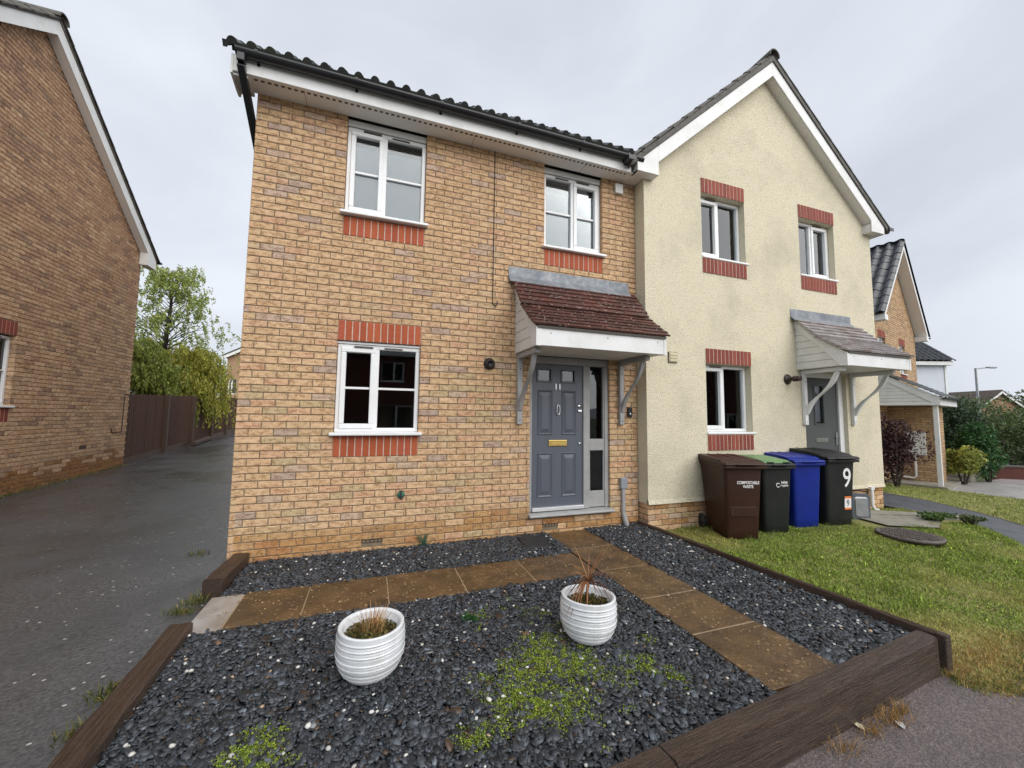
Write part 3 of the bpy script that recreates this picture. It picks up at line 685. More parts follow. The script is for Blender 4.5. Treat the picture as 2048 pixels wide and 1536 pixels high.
P0, P1 = np.array([-.07, ye-.08, 4.97]), np.array([-.048, .42, 4.42]); ax = (P1-P0)/np.linalg.norm(P1-P0); sx_ = np.array([1., 0, 0]); nn = np.cross(ax, sx_); nn /= np.linalg.norm(nn)
q = [P+a*sx_*.033+b*nn*.033 for P in (P0, P1) for a, b in ((-1, -1), (1, -1), (1, 1), (-1, 1))]
d2.add(q, [(0, 1, 2, 3), (7, 6, 5, 4), (0, 4, 5, 1), (1, 5, 6, 2), (2, 6, 7, 3), (3, 7, 4, 0)]); d2.box(-.082, -.014, .39, .455, .05, 4.44)
d2.build('downpipe', 'gutter_black', h11, bevel=.005)
# left verge barge board
vb = MB(); vb.prism([(ye-.022, 4.90), (ye-.022, 5.10), (0, 5.27), (4.15, 8.1), (4.15, 7.93), (.10, 5.12), (.02, 4.86), (-.06, 4.86)], -.175, -.155, 'x'); vb.build('barge_board', 'white_paint', h11)
bx('verge_box', 'white_paint', h11, -.154, -.03, ye+.002, .02, 4.90, 4.93)
pit = R_(37); Vs = (0, math.cos(pit), math.sin(pit))
tile_roof(h11, (-.235, ye-.085, 5.140), (1, 0, 0), Vs, 15, 18, .3335, .30, .36, 2, 'roman', 'roof_dark', lambda r, c: r == 0, hr=.042, th=.012, nose=.05)
tile_roof(h11, (4.77, 8.2+.40, 5.105), (-1, 0, 0), (0, -math.cos(pit), math.sin(pit)), 15, 18, .3335, .30, .36, 2, 'roman', 'roof_dark', lambda r, c: False, hr=.045, th=.012)
dk = MB(); dk.prism([(ye-.02, 5.10), (4.13, 5.085+4.40*math.tan(pit)), (8.6, 5.085), (8.6, 5.05), (4.13, 5.05+4.36*math.tan(pit)), (ye, 5.06)], -.15, 4.7, 'x'); dk.build('roof_deck', 'roof_dark', h11)
# --- fittings on the wall
vt = MB(); vt.lathe([(0, .0), (.075, 0), (.073, .012), (.06, .03), (.045, .045), (.043, .05), (.035, .05), (.033, .02), (0, .02)], (2.64, 0, 2.155), 32, axis='y'); vt.build('flue_vent', 'black_plastic', h11)
tp = MB(); tp.lathe([(0, 0), (.042, 0), (.040, .006), (0, .008)], (1.632, -.003, .615), 20, axis='y'); tp.build('tap_plate', 'tap_green', h11)
tq = MB(); tq.tube([(1.632, 0, .63), (1.632, -.035, .632), (1.632, -.05, .60), (1.632, -.05, .57)], .011, 8); tq.tube([(1.61, -.03, .66), (1.655, -.03, .66)], .006, 8); tq.tube([(1.632, -.03, .635), (1.632, -.03, .66)], .006, 8); tq.build('tap', 'rubber', h11)
cb = MB(); cb.tube([(2.668, -.006, 4.94), (2.668, -.006, 2.93)]+[(2.668+.03-.03*math.cos(t), -.006, 2.93-.03*math.sin(t)) for t in np.linspace(.1, math.pi, 8)]+[(2.728, -.008, 2.96)], .0055, 8); cb.build('cable', 'rubber', h11)
dbell = bx('doorbell', 'black_plastic', h11, 4.655, 4.725, -.035, .0, 1.52, 1.655, bevel=.008, seg=2); MB().lathe([(0, 0), (.016, 0), (.016, .004), (0, .006)], (4.69, -.035, 1.56), 16, axis='y').build('button', 'chrome', dbell); MB().lathe([(0, 0), (.014, 0), (.012, .004), (0, .005)], (4.69, -.035, 1.62), 16, axis='y').build('lens', 'gutter_black', dbell)
bx('junction_box', 'box_grey', h11, 4.515, 4.62, -.055, -.0, .545, .69, bevel=.008, seg=2)
cd = MB(); cd.box(4.54, 4.59, -.045, -.001, .20, .545); cd.build('conduit', 'grey_paint', h11, bevel=.008); cd = MB(); cd.tube([(4.565, -.03, .21), (4.575, -.05, .13), (4.60, -.07, .02), (4.60, -.07, -.05)], [.034, .036, .034, .034], 12); cd.build('conduit', 'grey_paint', h11)
ab = bx('alarm_box', 'white_paint', h11, 4.475, 4.60, -.045, -.0, 4.74, 4.885, bevel=.008, seg=2); bx('cover_line', 'soffit', ab, 4.485, 4.59, -.048, -.044, 4.79, 4.80)

# ------------------------------------------------------------------ rendered house (number 9), local x from its left corner
OX9, OY9 = 4.835, -.20
h9 = empty('rendered_house', (OX9, OY9, 0)); tag(h9, 'cream rendered gabled house with white barge boards behind the bins', 'house')
W9 = 5.06; M9 = Matrix.Translation((OX9, OY9, 0))
w1 = (1.045, 1.93, 3.925, 4.95); w2 = (3.165, 4.055, 3.925, 4.95); w3 = (1.055, 1.955, 1.275, 2.322); d9 = (3.12, 4.17, .10, 2.30)
hol9 = [w1, w2, w3, d9]
zg, ap = 5.22, 7.30
wl = wall_grid(0, W9, .35, zg, hol9, 0, .30, 0)
wl.prism([(0.0, zg), (W9, zg), (W9/2+.0, zg+W9/2*.86)], 0, .2); wl = wl.build('wall', 'render_cream', h9)
MB().prism([(-.004, .40), (-.018, .352), (-.018, .345), (.02, .345), (.02, .40)], 0, W9, 'x').build('render_drip', 'render_cream', h9)
pl = wall_grid(.02, W9-.02, -.4, .345, [(3.12, 4.17, .10, .345)], .028, .3, 0).build('plinth', 'mortar', h9)
place_bricks(layout(.015, W9-.015, .35, [(3.12, 4.17, .10, .35)], -7, 0, lambda k, u: pick(LOW if random.random() < .7 else DAMP), y=.02), pl, M9, 300)
sdp = MB()
for (u, z, w, h, c, y) in layout(.0, .28, .35, [], -7, 0, lambda k, u: pick(LOW)):
    v, f = brick_geo(w, h, .05); sdp.col = c; sdp.add([(.012+b_, .022+u+a, e+z) for a, b_, e in v], [tuple(reversed(q)) for q in f])
o = sdp.build('bricks', 'brick', pl); o['kind'] = 'stuff'
bk = MB(); bk.box(.02, .2, .3, 8, -.4, 5.0); bk.box(W9-.2, W9-.02, .3, 8, -.4, 5.0); bk.box(.2, W9-.2, 7.8, 8, -.4, 5.0); bk.prism([(.02, 5.0), (W9-.02, 5.0), (W9/2, 7.28)], 7.8, 8); bk.build('side_wall', 'render_cream', h9)
for (a, b, c, d) in ((1.045, 1.93, 4.95, 5.185), (3.16, 4.06, 4.95, 5.18), (1.055, 1.96, 2.322, 2.548)): soldier(h9, 'lintel', a, b, c, d, -.012, RED9)
for (a, b, c, d) in ((1.045, 1.935, 3.695, 3.925), (3.165, 4.06, 3.695, 3.925), (1.055, 1.955, 1.045, 1.275)): soldier(h9, 'brick_sill', a, b, c, d, -.012, RED9)
window(h9, w1[0]+.003, w1[1]-.003, 3.965, 4.945, .10, 'left', bar=None, split=.48, vents=1, sill_over=-.003, sill_right=.06, curtain=(1.5, 1.78))
window(h9, w2[0]+.003, w2[1]-.003, 3.965, 4.945, .10, 'right', bar=None, split=.48, vents=1, sill_over=-.003, sill_right=.06, sky_blind=.97)
window(h9, w3[0]+.003, w3[1]-.003, 1.315, 2.318, .10, 'left', bar=None, split=.48, vents=1, sill_over=-.003, sill_right=.06, curtain=(1.62, 1.86))
# door
fd = MB(); fd.box(3.12, 3.19, .06, .16, .10, 2.30); fd.box(4.06, 4.17, .06, .16, .10, 2.30); fd.box(3.19, 4.06, .06, .16, 2.22, 2.30); fd.build('door_frame', 'upvc', h9, bevel=.006)
dr = wall_grid(3.19, 4.06, .12, 2.22, [(3.50, 3.70, 1.45, 2.08)], .09, .135, 0).build('door', 'door_dark', h9, bevel=.003)
bx('pane', 'glass_dark', dr, 3.495, 3.705, .11, .116, 1.445, 2.085)
b = MB(); e = .03; a = (3.50, 3.70, 1.45, 2.08); b.box(a[0]-e, a[1]+e, .078, .092, a[2]-e, a[2]); b.box(a[0]-e, a[1]+e, .078, .092, a[3], a[3]+e); b.box(a[0]-e, a[0], .078, .092, a[2], a[3]); b.box(a[1], a[1]+e, .078, .092, a[2], a[3]); b.build('glazing_bead', 'door_dark', dr, bevel=.006)
lb = bx('letterbox', 'chrome', dr, 3.49, 3.78, .078, .09, 1.135, 1.205, bevel=.006); bx('flap', 'chrome', lb, 3.515, 3.755, .073, .079, 1.15, 1.19)
hd = bx('handle', 'chrome', dr, 3.975, 4.015, .072, .09, 1.08, 1.30, bevel=.006); MB().tube([(3.995, .08, 1.22), (3.995, .045, 1.22), (3.93, .045, 1.22)], .010, 8).build('lever', 'chrome', hd)
room(dr, 3.3, 4.0, 1.4, 2.1, .32, 1.8)
canopy(h9, 2.955, 4.48, .72, 2.505, 2.325, 3.16, (3.09, 4.29), 'tile_wet', [(.34, .31, .31), (.38, .345, .345), (.29, .26, .26), (.26, .21, .19)], 'white_paint', (10, 9), 0., (2.87, 4.37), bell=True, tth=.030, bw_=1.35)  # pale tile tones carry the sky reflection of the wet tile tops
pw = empty('potted_plant', (OX9+1.62, OY9+.23, 1.355)); tag(pw, 'small white flower pot on the sill inside the rendered house window', 'plant pot')
MB().lathe([(0, 0), (.045, 0), (.062, .11), (.055, .11), (.04, .02), (0, .02)], n=24).build('pot', 'upvc', pw)
bx('window_board', 'upvc', h9, 1.06, 1.95, .165, .32, 1.33, 1.354)
# gable: barge boards, boxed eaves, soffit strip
sl9 = .873; yb = -.125; cx = W9/2-.02; zbar = 7.19   # underside of the barge board at the ridge
def barge(parent, s, cx, zr, run, yb, w=.215, mt='white_paint', sl=.873, th=.022):
    x1 = cx+s*run; z1 = zr-run*sl; p = [(cx, zr), (x1, z1), (x1, z1+w), (cx, zr+w+.0)]
    return MB().prism(p, yb-th, yb, 'y').build('barge_board', mt, parent, bevel=.003)
for s in (-1, 1):
    barge(h9, s, cx, zbar, 2.36, yb, w=.25)
    e0, e1 = cx+s*2.36, cx+s*2.72; ztop = zbar-2.36*sl9
    eb = MB(); eb.prism([(e0, 4.93), (e1, 4.93), (e1, 5.07), (e0, ztop+.25)], yb-.022, yb, 'y'); eb.build('eave_box', 'white_paint', h9, bevel=.003)
    bx('eave_soffit', 'white_paint', h9, min(e0, e1), max(e0, e1), yb+.001, .0, 4.932, 4.945)
    if s == 1:
        bx('eave_side', 'white_paint', h9, e1-.02, e1, yb+.001, 3, 4.932, 5.06); bx('eave_soffit', 'white_paint', h9, W9+.001, e1-.021, .0, 3, 4.932, 4.945)
        bx('eave_end', 'white_boards', h9, e0-.002, e0+.018, yb+.001, .0, 4.945, 5.08)
    else:
        bx('eave_side', 'white_paint', h9, e1, e1+.02, yb+.001, .05, 4.932, 5.06)
    so = MB(); so.prism([(cx, zbar+.02), (cx+s*2.40, zbar+.02-2.4*sl9), (cx+s*2.40, zbar-.0-2.4*sl9), (cx, zbar)], yb, .0, 'y'); so.build('verge_soffit', 'soffit', h9)
a9 = math.atan(sl9); ca, sa = math.cos(a9), math.sin(a9)
Lr = (2.84)/ca
rt = .235
zE = zbar+.25+.085-2.86*sl9
nrow = 11; gg = Lr/nrow
for s in (-1, 1):
    U = (0, 1, 0); Vv = (-s*ca, 0, sa)
    tile_roof(h9, (cx+s*2.87, yb-.05, zE-.01), U, Vv, 14, nrow, .3335, gg, gg+.06, 2, 'roman', 'roof_grey', lambda r, c: c == 0, hr=.036, th=.018)
    dk = MB(); dk.prism([(cx, zbar+.24), (cx+s*2.82, zbar+.24-2.82*sl9), (cx+s*2.82, zbar+.325-2.82*sl9), (cx, zbar+.325)], yb-.03, 4.6, 'y'); dk.build('roof_deck', 'roof_grey', h9)
    # mortar verge under the tile ends
    dk = MB(); dk.prism([(cx, zbar+.252), (cx+s*2.84, zbar+.252-2.84*sl9), (cx+s*2.84, zbar+.335-2.84*sl9), (cx, zbar+.345)], yb-.040, yb+.02, 'y'); dk.build('verge_mortar', 'roof_grey', h9)
for i in range(10):
    r = MB(); y0 = yb-.07+i*.44; n = 12
    o_ = [(cx+.115*math.cos(t), zbar+.325+.115*math.sin(t)) for t in np.linspace(-.15, math.pi+.15, n)]; i_ = [(cx+.095*math.cos(t), zbar+.325+.095*math.sin(t)) for t in np.linspace(math.pi+.15, -.15, n)]
    r.prism(o_+i_, y0, y0+.435, 'y'); r.build('ridge_tile', 'roof_grey', h9)
g = MB(); prf = lambda x0: [(x0+.055*math.cos(t), 5.06+.055*math.sin(t)) for t in np.linspace(math.pi, 2*math.pi, 12)]+[(x0+.05*math.cos(t), 5.06+.05*math.sin(t)) for t in np.linspace(2*math.pi, math.pi, 12)]
g.prism(prf(cx+2.86), yb-.06, 3, 'y'); g.box(cx+2.80, cx+2.92, yb-.066, yb-.059, 5.0, 5.062); g.build('gutter', 'gutter_black', h9)
g = MB(); g.prism(prf(cx-2.86), yb-.10, .05, 'y'); g.box(cx-2.92, cx-2.80, yb-.106, yb-.099, 5.0, 5.062); g.build('gutter', 'gutter_black', h9)
# fittings
fv = MB(); fv.lathe([(0, 0), (.085, 0), (.08, .015), (.04, .03), (.034, .05), (.034, .11), (.045, .11), (.045, .16), (.03, .16), (.03, .18), (.04, .18), (.04, .21), (0, .21)], (2.74, .0, 2.155), 28, axis='y'); fv.build('flue_vent', 'vent_brown', h9)
bx('wall_vent_back', 'vent_dark', h9, .372, .528, -.012, .0, 2.292, 2.448)
vn = bx('wall_vent', 'vent_cream', h9, .38, .52, -.020, -.0121, 2.30, 2.44, bevel=.004)
for i in range(3): bx('louvre', 'vent_cream', vn, .39, .51, -.030, -.020, 2.315+i*.042, 2.345+i*.042)
wp = MB(); wp.tube([(4.63, -.035, .36), (4.63, -.035, .05), (4.645, -.06, -.01), (4.68, -.10, -.02)], .028, 12); wp.box(4.585, 4.675, -.06, .0, .325, .37); wp.build('waste_pipe', 'white_paint', h9)

# ------------------------------------------------------------------ neighbour on the left (gable end towards the driveway)
hl = empty('brick_house', (-4.3, .55, .19), R_(90)); tag(hl, 'brown brick gable end house on the left of the driveway', 'house')
ML = Matrix.Translation((-4.3, .55, .19)) @ Matrix.Rotation(R_(90), 4, 'Z')
WL = 7.0; wlh = (2.72, 3.62, 1.35, 2.54)
rise = .765; eL = 5.2
wv = wall_grid(.006, WL-.006, -.5, eL, [wlh], .008, .105); wv.prism([(.006, eL), (WL-.006, eL), (WL/2, eL+WL/2*rise)], .008, .105); wv = wv.build('wall', 'mortar', hl)
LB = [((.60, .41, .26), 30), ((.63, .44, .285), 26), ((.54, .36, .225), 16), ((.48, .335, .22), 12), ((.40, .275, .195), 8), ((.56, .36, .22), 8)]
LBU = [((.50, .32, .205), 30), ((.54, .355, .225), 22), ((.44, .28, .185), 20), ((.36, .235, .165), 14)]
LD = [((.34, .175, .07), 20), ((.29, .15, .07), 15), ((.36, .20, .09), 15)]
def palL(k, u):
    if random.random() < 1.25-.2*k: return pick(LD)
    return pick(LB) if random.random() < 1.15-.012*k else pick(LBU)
clipL = lambda z: (0, WL) if z < eL else ((z-eL)/rise+.01, WL-(z-eL)/rise-.01)
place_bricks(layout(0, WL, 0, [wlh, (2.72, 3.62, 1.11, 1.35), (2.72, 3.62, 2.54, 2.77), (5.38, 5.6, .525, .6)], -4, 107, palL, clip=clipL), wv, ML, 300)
soldier(hl, 'brick_sill', 2.72, 3.62, 1.125, 1.35, 0, RED9); soldier(hl, 'lintel', 2.72, 3.62, 2.54, 2.765, 0, RED9)
window(hl, 2.725, 3.615, 1.39, 2.52, .07, 'left', sill_over=.05)
airbrick(hl, 5.38, 5.6, .525, .6, 0)
cb = MB(); cb.tube([(6.99, -.008, 1.72), (6.80, -.008, 1.72), (6.78, -.008, 1.69), (6.78, -.008, .88), (6.76, -.008, .83), (6.42, -.008, .82), (6.38, -.008, .86), (6.37, -.008, .92)], .008, 8); cb.build('cable', 'rubber', hl)
cxl = WL/2; zrl = eL+WL/2*rise+.02
for s in (-1, 1):
    p = [(cxl, zrl-.02), (cxl+s*3.62, zrl-.02-3.62*rise), (cxl+s*3.62, zrl+.24-3.62*rise), (cxl, zrl+.24)]
    MB().prism(p, -.16, -.138, 'y').build('barge_board', 'white_paint', hl, bevel=.003)
    MB().prism([(cxl, zrl-.018), (cxl+s*3.6, zrl-.018-3.6*rise), (cxl+s*3.6, zrl-.004-3.6*rise), (cxl, zrl-.004)], -.137, -.001, 'y').build('verge_soffit', 'soffit', hl)
    xa, xb = cxl+s*3.40, cxl+s*3.80; zb = zrl-3.62*rise
    MB().prism([(xa, zb-.16), (xb, zb-.16), (xb, zb+.06), (xa, zb+.38)], -.168, -.1605, 'y').build('eave_box', 'white_paint', hl, bevel=.002); bx('eave_soffit', 'white_boards', hl, min(xa, xb), max(xa, xb), -.160, -.001, zb-.16, zb-.14); bx('eave_side', 'white_boards', hl, min(xa, xa+s*.02), max(xa, xa+s*.02), -.16, -.001, zb-.139, zb+.2)
    aL = math.atan(rise); cl, sl_ = math.cos(aL), math.sin(aL); Ll = 3.88/cl; nr = 14
    tile_roof(hl, (cxl+s*3.90, -.21, zrl+.262-3.88*rise), (0, 1, 0), (-s*cl, 0, sl_), 20, nr, .3335, Ll/nr, Ll/nr+.06, 2, 'roman', 'roof_grey', lambda r, c: c == 0 and s == 1, hr=.034, th=.018)
    MB().prism([(cxl, zrl+.235), (cxl+s*3.84, zrl+.235-3.84*rise), (cxl+s*3.84, zrl+.30-3.84*rise), (cxl, zrl+.30)], -.175, 6.6, 'y').build('roof_deck', 'roof_grey', hl)
    MB().prism([(cxl+s*3.94+.055*math.cos(t), zb+.10+.055*math.sin(t)) for t in np.linspace(math.pi, 2*math.pi, 12)], -.22, 6.5, 'y').build('gutter', 'gutter_black', hl)
for i in range(14):
    r = MB(); y0 = -.23+i*.45
    o_ = [(cxl+.125*math.cos(t), zrl+.27+.115*math.sin(t)) for t in np.linspace(-.15, math.pi+.15, 12)]; i_ = [(cxl+.10*math.cos(t), zrl+.27+.095*math.sin(t)) for t in np.linspace(math.pi+.15, -.15, 12)]
    r.prism(o_+i_, y0, y0+.445, 'y'); r.build('ridge_tile', 'roof_grey', hl)
bk = MB(); bk.box(.01, .2, .106, 6.5, -.5, eL); bk.box(WL-.2, WL-.01, .106, 6.5, -.5, eL); bk.box(.2, WL-.2, 6.3, 6.5, -.5, eL); bk.build('side_wall', 'brick_far', hl)

# ------------------------------------------------------------------ house beyond on the right (number 7), turned with the street
A7 = .263
h7 = empty('brick_house', (15.75, 2.86, -.255), A7); tag(h7, 'brick gabled house with black pantiles and a posted porch at the right', 'house')
M7 = Matrix.Translation((15.75, 2.86, -.255)) @ Matrix.Rotation(A7, 4, 'Z')
W7, e7 = 5.1, 5.09; r7 = .986
wa = (.30, 1.10, 3.35, 4.40); wb = (2.75, 3.55, 3.35, 4.40)
w7 = wall_grid(.006, W7-.006, -.3, e7, [wa, wb], .008, .105); w7.prism([(.006, e7), (W7-.006, e7), (W7/2, e7+W7/2*r7)], .008, .105); w7.box(.006, .105, .106, 7.5, -.3, e7); w7.box(W7-.105, W7-.006, .106, 7.5, -.3, e7); w7 = w7.build('wall', 'mortar', h7)
P7 = [((.56, .39, .23), 30), ((.60, .42, .25), 20), ((.50, .33, .20), 16), ((.43, .28, .18), 10), ((.42, .32, .22), 8)]
place_bricks(layout(0, W7, 0, [wa, wb], -3, 103, lambda k, u: pick(P7), clip=lambda z: (0, W7) if z < e7 else ((z-e7)/r7+.01, W7-(z-e7)/r7-.01)), w7, M7, 0)
sb = MB()
for (u, z, w, h, c, y) in layout(0, 3.0, 0, [], -3, 66, lambda k, u: pick(P7)):
    v, f = brick_geo(w, h, .05); sb.col = c; sb.add([(b_, u+a, e+z) for a, b_, e in v], [tuple(reversed(q)) for q in f])
o = sb.build('bricks', 'brick', w7); o['kind'] = 'stuff'
for a in (wa, wb):
    soldier(h7, 'lintel', a[0], a[1], a[3], a[3]+.225, -.006, RED9); soldier(h7, 'brick_sill', a[0], a[1], a[2]-.225, a[2], -.006, RED9)
    window(h7, a[0]+.004, a[1]-.004, a[2]+.04, a[3]-.004, .07, 'left', bar=None, vents=0)
c7 = W7/2; z7 = e7+W7/2*r7+.02; a7 = math.atan(r7); k7, s7 = math.cos(a7), math.sin(a7)
for s in (-1, 1):
    MB().prism([(c7, z7), (c7+s*2.85, z7-2.85*r7), (c7+s*2.85, z7+.20-2.85*r7), (c7, z7+.20)], -.32, -.30, 'y').build('barge_board', 'white_paint', h7)
    MB().prism([(c7, z7+.0), (c7+s*2.85, z7-2.85*r7), (c7+s*2.85, z7+.014-2.85*r7), (c7, z7+.014)], -.299, -.0, 'y').build('verge_soffit', 'soffit', h7)
    bx('eave_box', 'white_paint', h7, min(c7+s*2.55, c7+s*2.88), max(c7+s*2.55, c7+s*2.88), -.328, 7 if s < 0 else .5, z7-2.85*r7-.05, z7-2.85*r7+.12)
    L7 = 3.02/k7; nr = 10
    tile_roof(h7, (c7+s*2.98, -.36, z7+.235-2.98*r7), (0, 1, 0), (-s*k7, 0, s7), 22, nr, .30, L7/nr, L7/nr+.07, 1, 'pan', 'roof_black', lambda r, c: s < 0 and c < 14, hr=.085, th=.018, nseg=12)
    MB().prism([(c7, z7+.2), (c7+s*2.9, z7+.2-2.9*r7), (c7+s*2.9, z7+.25-2.9*r7), (c7, z7+.25)], -.325, 7, 'y').build('roof_deck', 'roof_black', h7)
g = MB(); g.prism([(c7+s*3.0+.05*math.cos(t), z7-2.85*r7+.10+.05*math.sin(t)) for t in np.linspace(math.pi, 2*math.pi, 10) for s in (1,)], -.36, 7, 'y'); g.build('gutter', 'gutter_black', h7)
# porch roof on a post
pc = bx('porch', 'soffit', h7, .0, 2.5, -1.25, .0, 2.22, 2.25)
bx('fascia', 'white_paint', pc, .0, 2.5, -1.272, -1.25, 2.21, 2.42)
MB().prism([(0, 2.22), (-1.25, 2.22), (-1.25, 2.40), (0, 3.20)], .035, .05, 'x').build('cheek', 'white_boards', pc)
for i in range(9):
    za = 2.225+i*.1; zb_ = za+.092; ya = -1.2 if za < 2.40 else -1.2+(za-2.40)/.80*1.25; yb_ = -1.2 if zb_ < 2.40 else -1.2+(zb_-2.40)/.80*1.25
    if ya < -.06: MB().prism([(0, za), (ya, za), (min(-.01, yb_), zb_), (0, zb_)], .015, .036, 'x').build('cladding_board', 'white_boards', pc)
MB().prism([(-1.27, 2.21), (-1.27, 2.43), (0, 3.24), (0, 3.06), (-1.10, 2.30), (-1.05, 2.21)], -.002, .014, 'x').build('barge_board', 'white_paint', pc)
for r in range(12):
    for c in range(1):
        t = r/12; y = -1.33+1.33*t; z = 2.44+.80*t; o = MB().box(-.05, 2.55, 0, .15, 0, .014).build('tile_course', 'roof_black', pc); o.location = (0, y, z+.02); o.rotation_euler = (.44, 0, 0)
MB().prism([(-1.35+.05*math.cos(t), 2.42+.05*math.sin(t)) for t in np.linspace(math.pi, 2*math.pi, 10)], -.02, 2.55, 'x').build('gutter', 'gutter_black', pc)
bx('post', 'white_paint', pc, .10, .20, -1.20, -1.10, -.06, 2.22, bevel=.006)
hb7 = MB(); hb7.box(.906, 1.80, -1.044, .0, -.3, 2.215); hb7 = hb7.build('porch_wall', 'mortar', h7)
sb = MB()
for (u, z, w, h, c, y) in layout(-1.05, 0, 0, [], -3, 29, lambda k, u: pick(P7)):
    v, f = brick_geo(w, h, .05); sb.col = c; sb.add([(.9+b_, u+a, e+z) for a, b_, e in v], [tuple(reversed(q)) for q in f])
for (u, z, w, h, c, y) in layout(.9, 1.8, 0, [], -3, 29, lambda k, u: pick(P7)):
    v, f = brick_geo(w, h, .05); sb.col = c; sb.add([(u+a, -1.05+b_, e+z) for a, b_, e in v], f)
o = sb.build('bricks', 'brick', hb7); o['kind'] = 'stuff'
bx('meter_box', 'white_boards', h7, .85, .899, -.80, -.33, .75, 1.45, bevel=.01)
pp = MB(); pp.tube([(.86, -.55, .75), (.86, -.55, .12), (.85, -.5, .06), (.80, .0, .10)], .03, 8); pp.build('waste_pipe', 'white_boards', h7)
bx('step', 'concrete', h7, -.1, 4.9, -1.3, -.0, -.35, -.02)

def plain_house(name, label, loc, rz, w, d, e, rr, wmat, rmat, wins, group=None, gable=True):
    """distant house: front towards local -y, ridge along local x (gable=False) or y"""
    r = empty(name, loc, rz); tag(r, label, 'house', group)
    wv = wall_grid(0, w, -1, e, wins, 0, .25, 0)
    wv.box(0, .25, .25, d, -1, e); wv.box(w-.25, w, .25, d, -1, e); wv.box(.25, w-.25, d-.25, d, -1, e)
    if gable: wv.prism([(0, e), (w, e), (w/2, e+w/2*rr)], 0, .25)
    else:
        for xa, xb in ((0, .25), (w-.25, w)): wv.prism([(0, e), (d, e), (d/2, e+d/2*rr)], xa, xb, 'x')
    wv.build('wall', wmat, r)
    if gable:
        for s in (-1, 1):
            k = w/2+.3; MB().prism([(w/2, e+w/2*rr+.28), (w/2+s*k, e+w/2*rr+.28-k*rr), (w/2+s*k, e+w/2*rr+.12-k*rr), (w/2, e+w/2*rr+.12)], -.3, d+.2, 'y').build('roof', rmat, r)
            MB().prism([(w/2, e+w/2*rr+.12), (w/2+s*k, e+w/2*rr+.12-k*rr), (w/2+s*k, e+w/2*rr-.1-k*rr), (w/2, e+w/2*rr-.1)], -.32, -.28, 'y').build('barge_board', 'white_paint', r)
    else:
        for s in (-1, 1):
            k = d/2+.3; MB().prism([(d/2, e+d/2*rr+.28), (d/2+s*k, e+d/2*rr+.28-k*rr), (d/2+s*k, e+d/2*rr+.12-k*rr), (d/2, e+d/2*rr+.12)], -.2, w+.2, 'x').build('roof', rmat, r)
        bx('fascia', 'white_paint', r, -.2, w+.2, -.33, -.30, e-.22, e+.02)
        bx('fascia', 'white_paint', r, -.2, w+.2, -.30, 0, e-.22, e-.2)
    for a in wins: window(r, a[0]+.003, a[1]-.003, a[2]+.04, a[3], .1, 'left', vents=0, bar=None)
    return r
rr5 = empty('rendered_house', (27.05, 7.2, -.12), R_(-20)); tag(rr5, 'pale grey rendered house with black tiled roof past the brick gable', 'house')
wv = MB(); wv.box(0, 1.55, 0, 7, -1, 4.45); wv.build('wall', 'wall_white', rr5); bx('corner_board', 'white_paint', rr5, 1.5, 1.6, -.03, .05, -1, 4.45)
bx('fascia', 'white_paint', rr5, -1.5, 1.75, -.25, -.22, 4.42, 4.60)
bx('fascia', 'white_paint', rr5, -1.5, 1.75, -.22, .0, 4.42, 4.44)
a5 = R_(38); tile_roof(rr5, (-2.7, -.30, 4.62), (1, 0, 0), (0, math.cos(a5), math.sin(a5)), 15, 8, .30, .28, .34, 1, 'pan', 'roof_black', lambda r, c: True, hr=.08, th=.018, nseg=8)
MB().prism([(-.25, 4.60), (3.2, 4.60+3.45*math.tan(a5)), (6.6, 4.60), (6.6, 4.5), (3.2, 4.5+3.4*math.tan(a5)), (-.2, 4.5)], -2.6, 1.72, 'x').build('roof_deck', 'roof_black', rr5)
plain_house('brick_house', 'far brick house with brown roof and white barge boards behind the bushes', (58.1, 17.6, -.5), -.38, 6.4, 9, 2.55, .75, 'brick_far', 'roof_brown', [])
plain_house('brick_house', 'distant brick house with white gable barge boards beyond the willow', (-9.55, 32, .9), R_(-4), 3.2, 8, 4.95, .55, 'brick_far', 'roof_grey', [(.12, .72, 2.0, 3.2)])
# houses across the street (behind the camera; seen mirrored in the panes)
oh = plain_house('brick_house', 'dark red brick house across the street, seen mirrored in the windows', (8.5, -17, -.2), R_(180), 8.5, 8, 5, .7, 'brick_wine', 'roof_brown', [(1, 2.2, .9, 2.1), (1, 2.2, 3.4, 4.5), (5.6, 6.8, 3.4, 4.5), (4.9, 7.2, .1, 2.2)], gable=False)

plain_house('brick_house', 'brick house across the street further right, mirrored in the rendered house windows', (30, -15, -.4), R_(165), 12, 8, 5, .7, 'brick_wine', 'roof_brown', [(1, 2.2, .9, 2.1), (5.6, 6.8, 3.4, 4.5), (8.9, 11.2, .1, 2.2)], gable=False)
# ------------------------------------------------------------------ fence on the left
fence = empty('fence', (-4.34, 7.52, .205), 0); tag(fence, 'dark brown feather edge board fence along the far driveway', 'fence')
fd_ = np.array([-.0824, .9962]); up_ = .027
def fpt(s, off=0): return np.array([fd_[0]*s+off*fd_[1], fd_[1]*s-off*fd_[0]])
FB = [(.10, .046, .026), (.115, .054, .031), (.085, .039, .022), (.105, .050, .031)]
fm = []
for c in FB:
    b = MB(); b.col = c; b.add([(0, 0, .16), (.018, 0, .16), (.006, .108, .16), (0, .108, .16), (0, 0, 1.72), (.018, 0, 1.72), (.006, .108, 1.72), (0, .108, 1.72)], [(0, 3, 2, 1), (4, 5, 6, 7), (0, 1, 5, 4), (1, 2, 6, 5), (2, 3, 7, 6), (3, 0, 4, 7)])
    me = b.mesh('fence_board'); me.materials.append(MATS['fence_wood']); fm.append(me)
ang = math.atan2(-fd_[0], fd_[1]); s = 0; st = MB(); i = 0
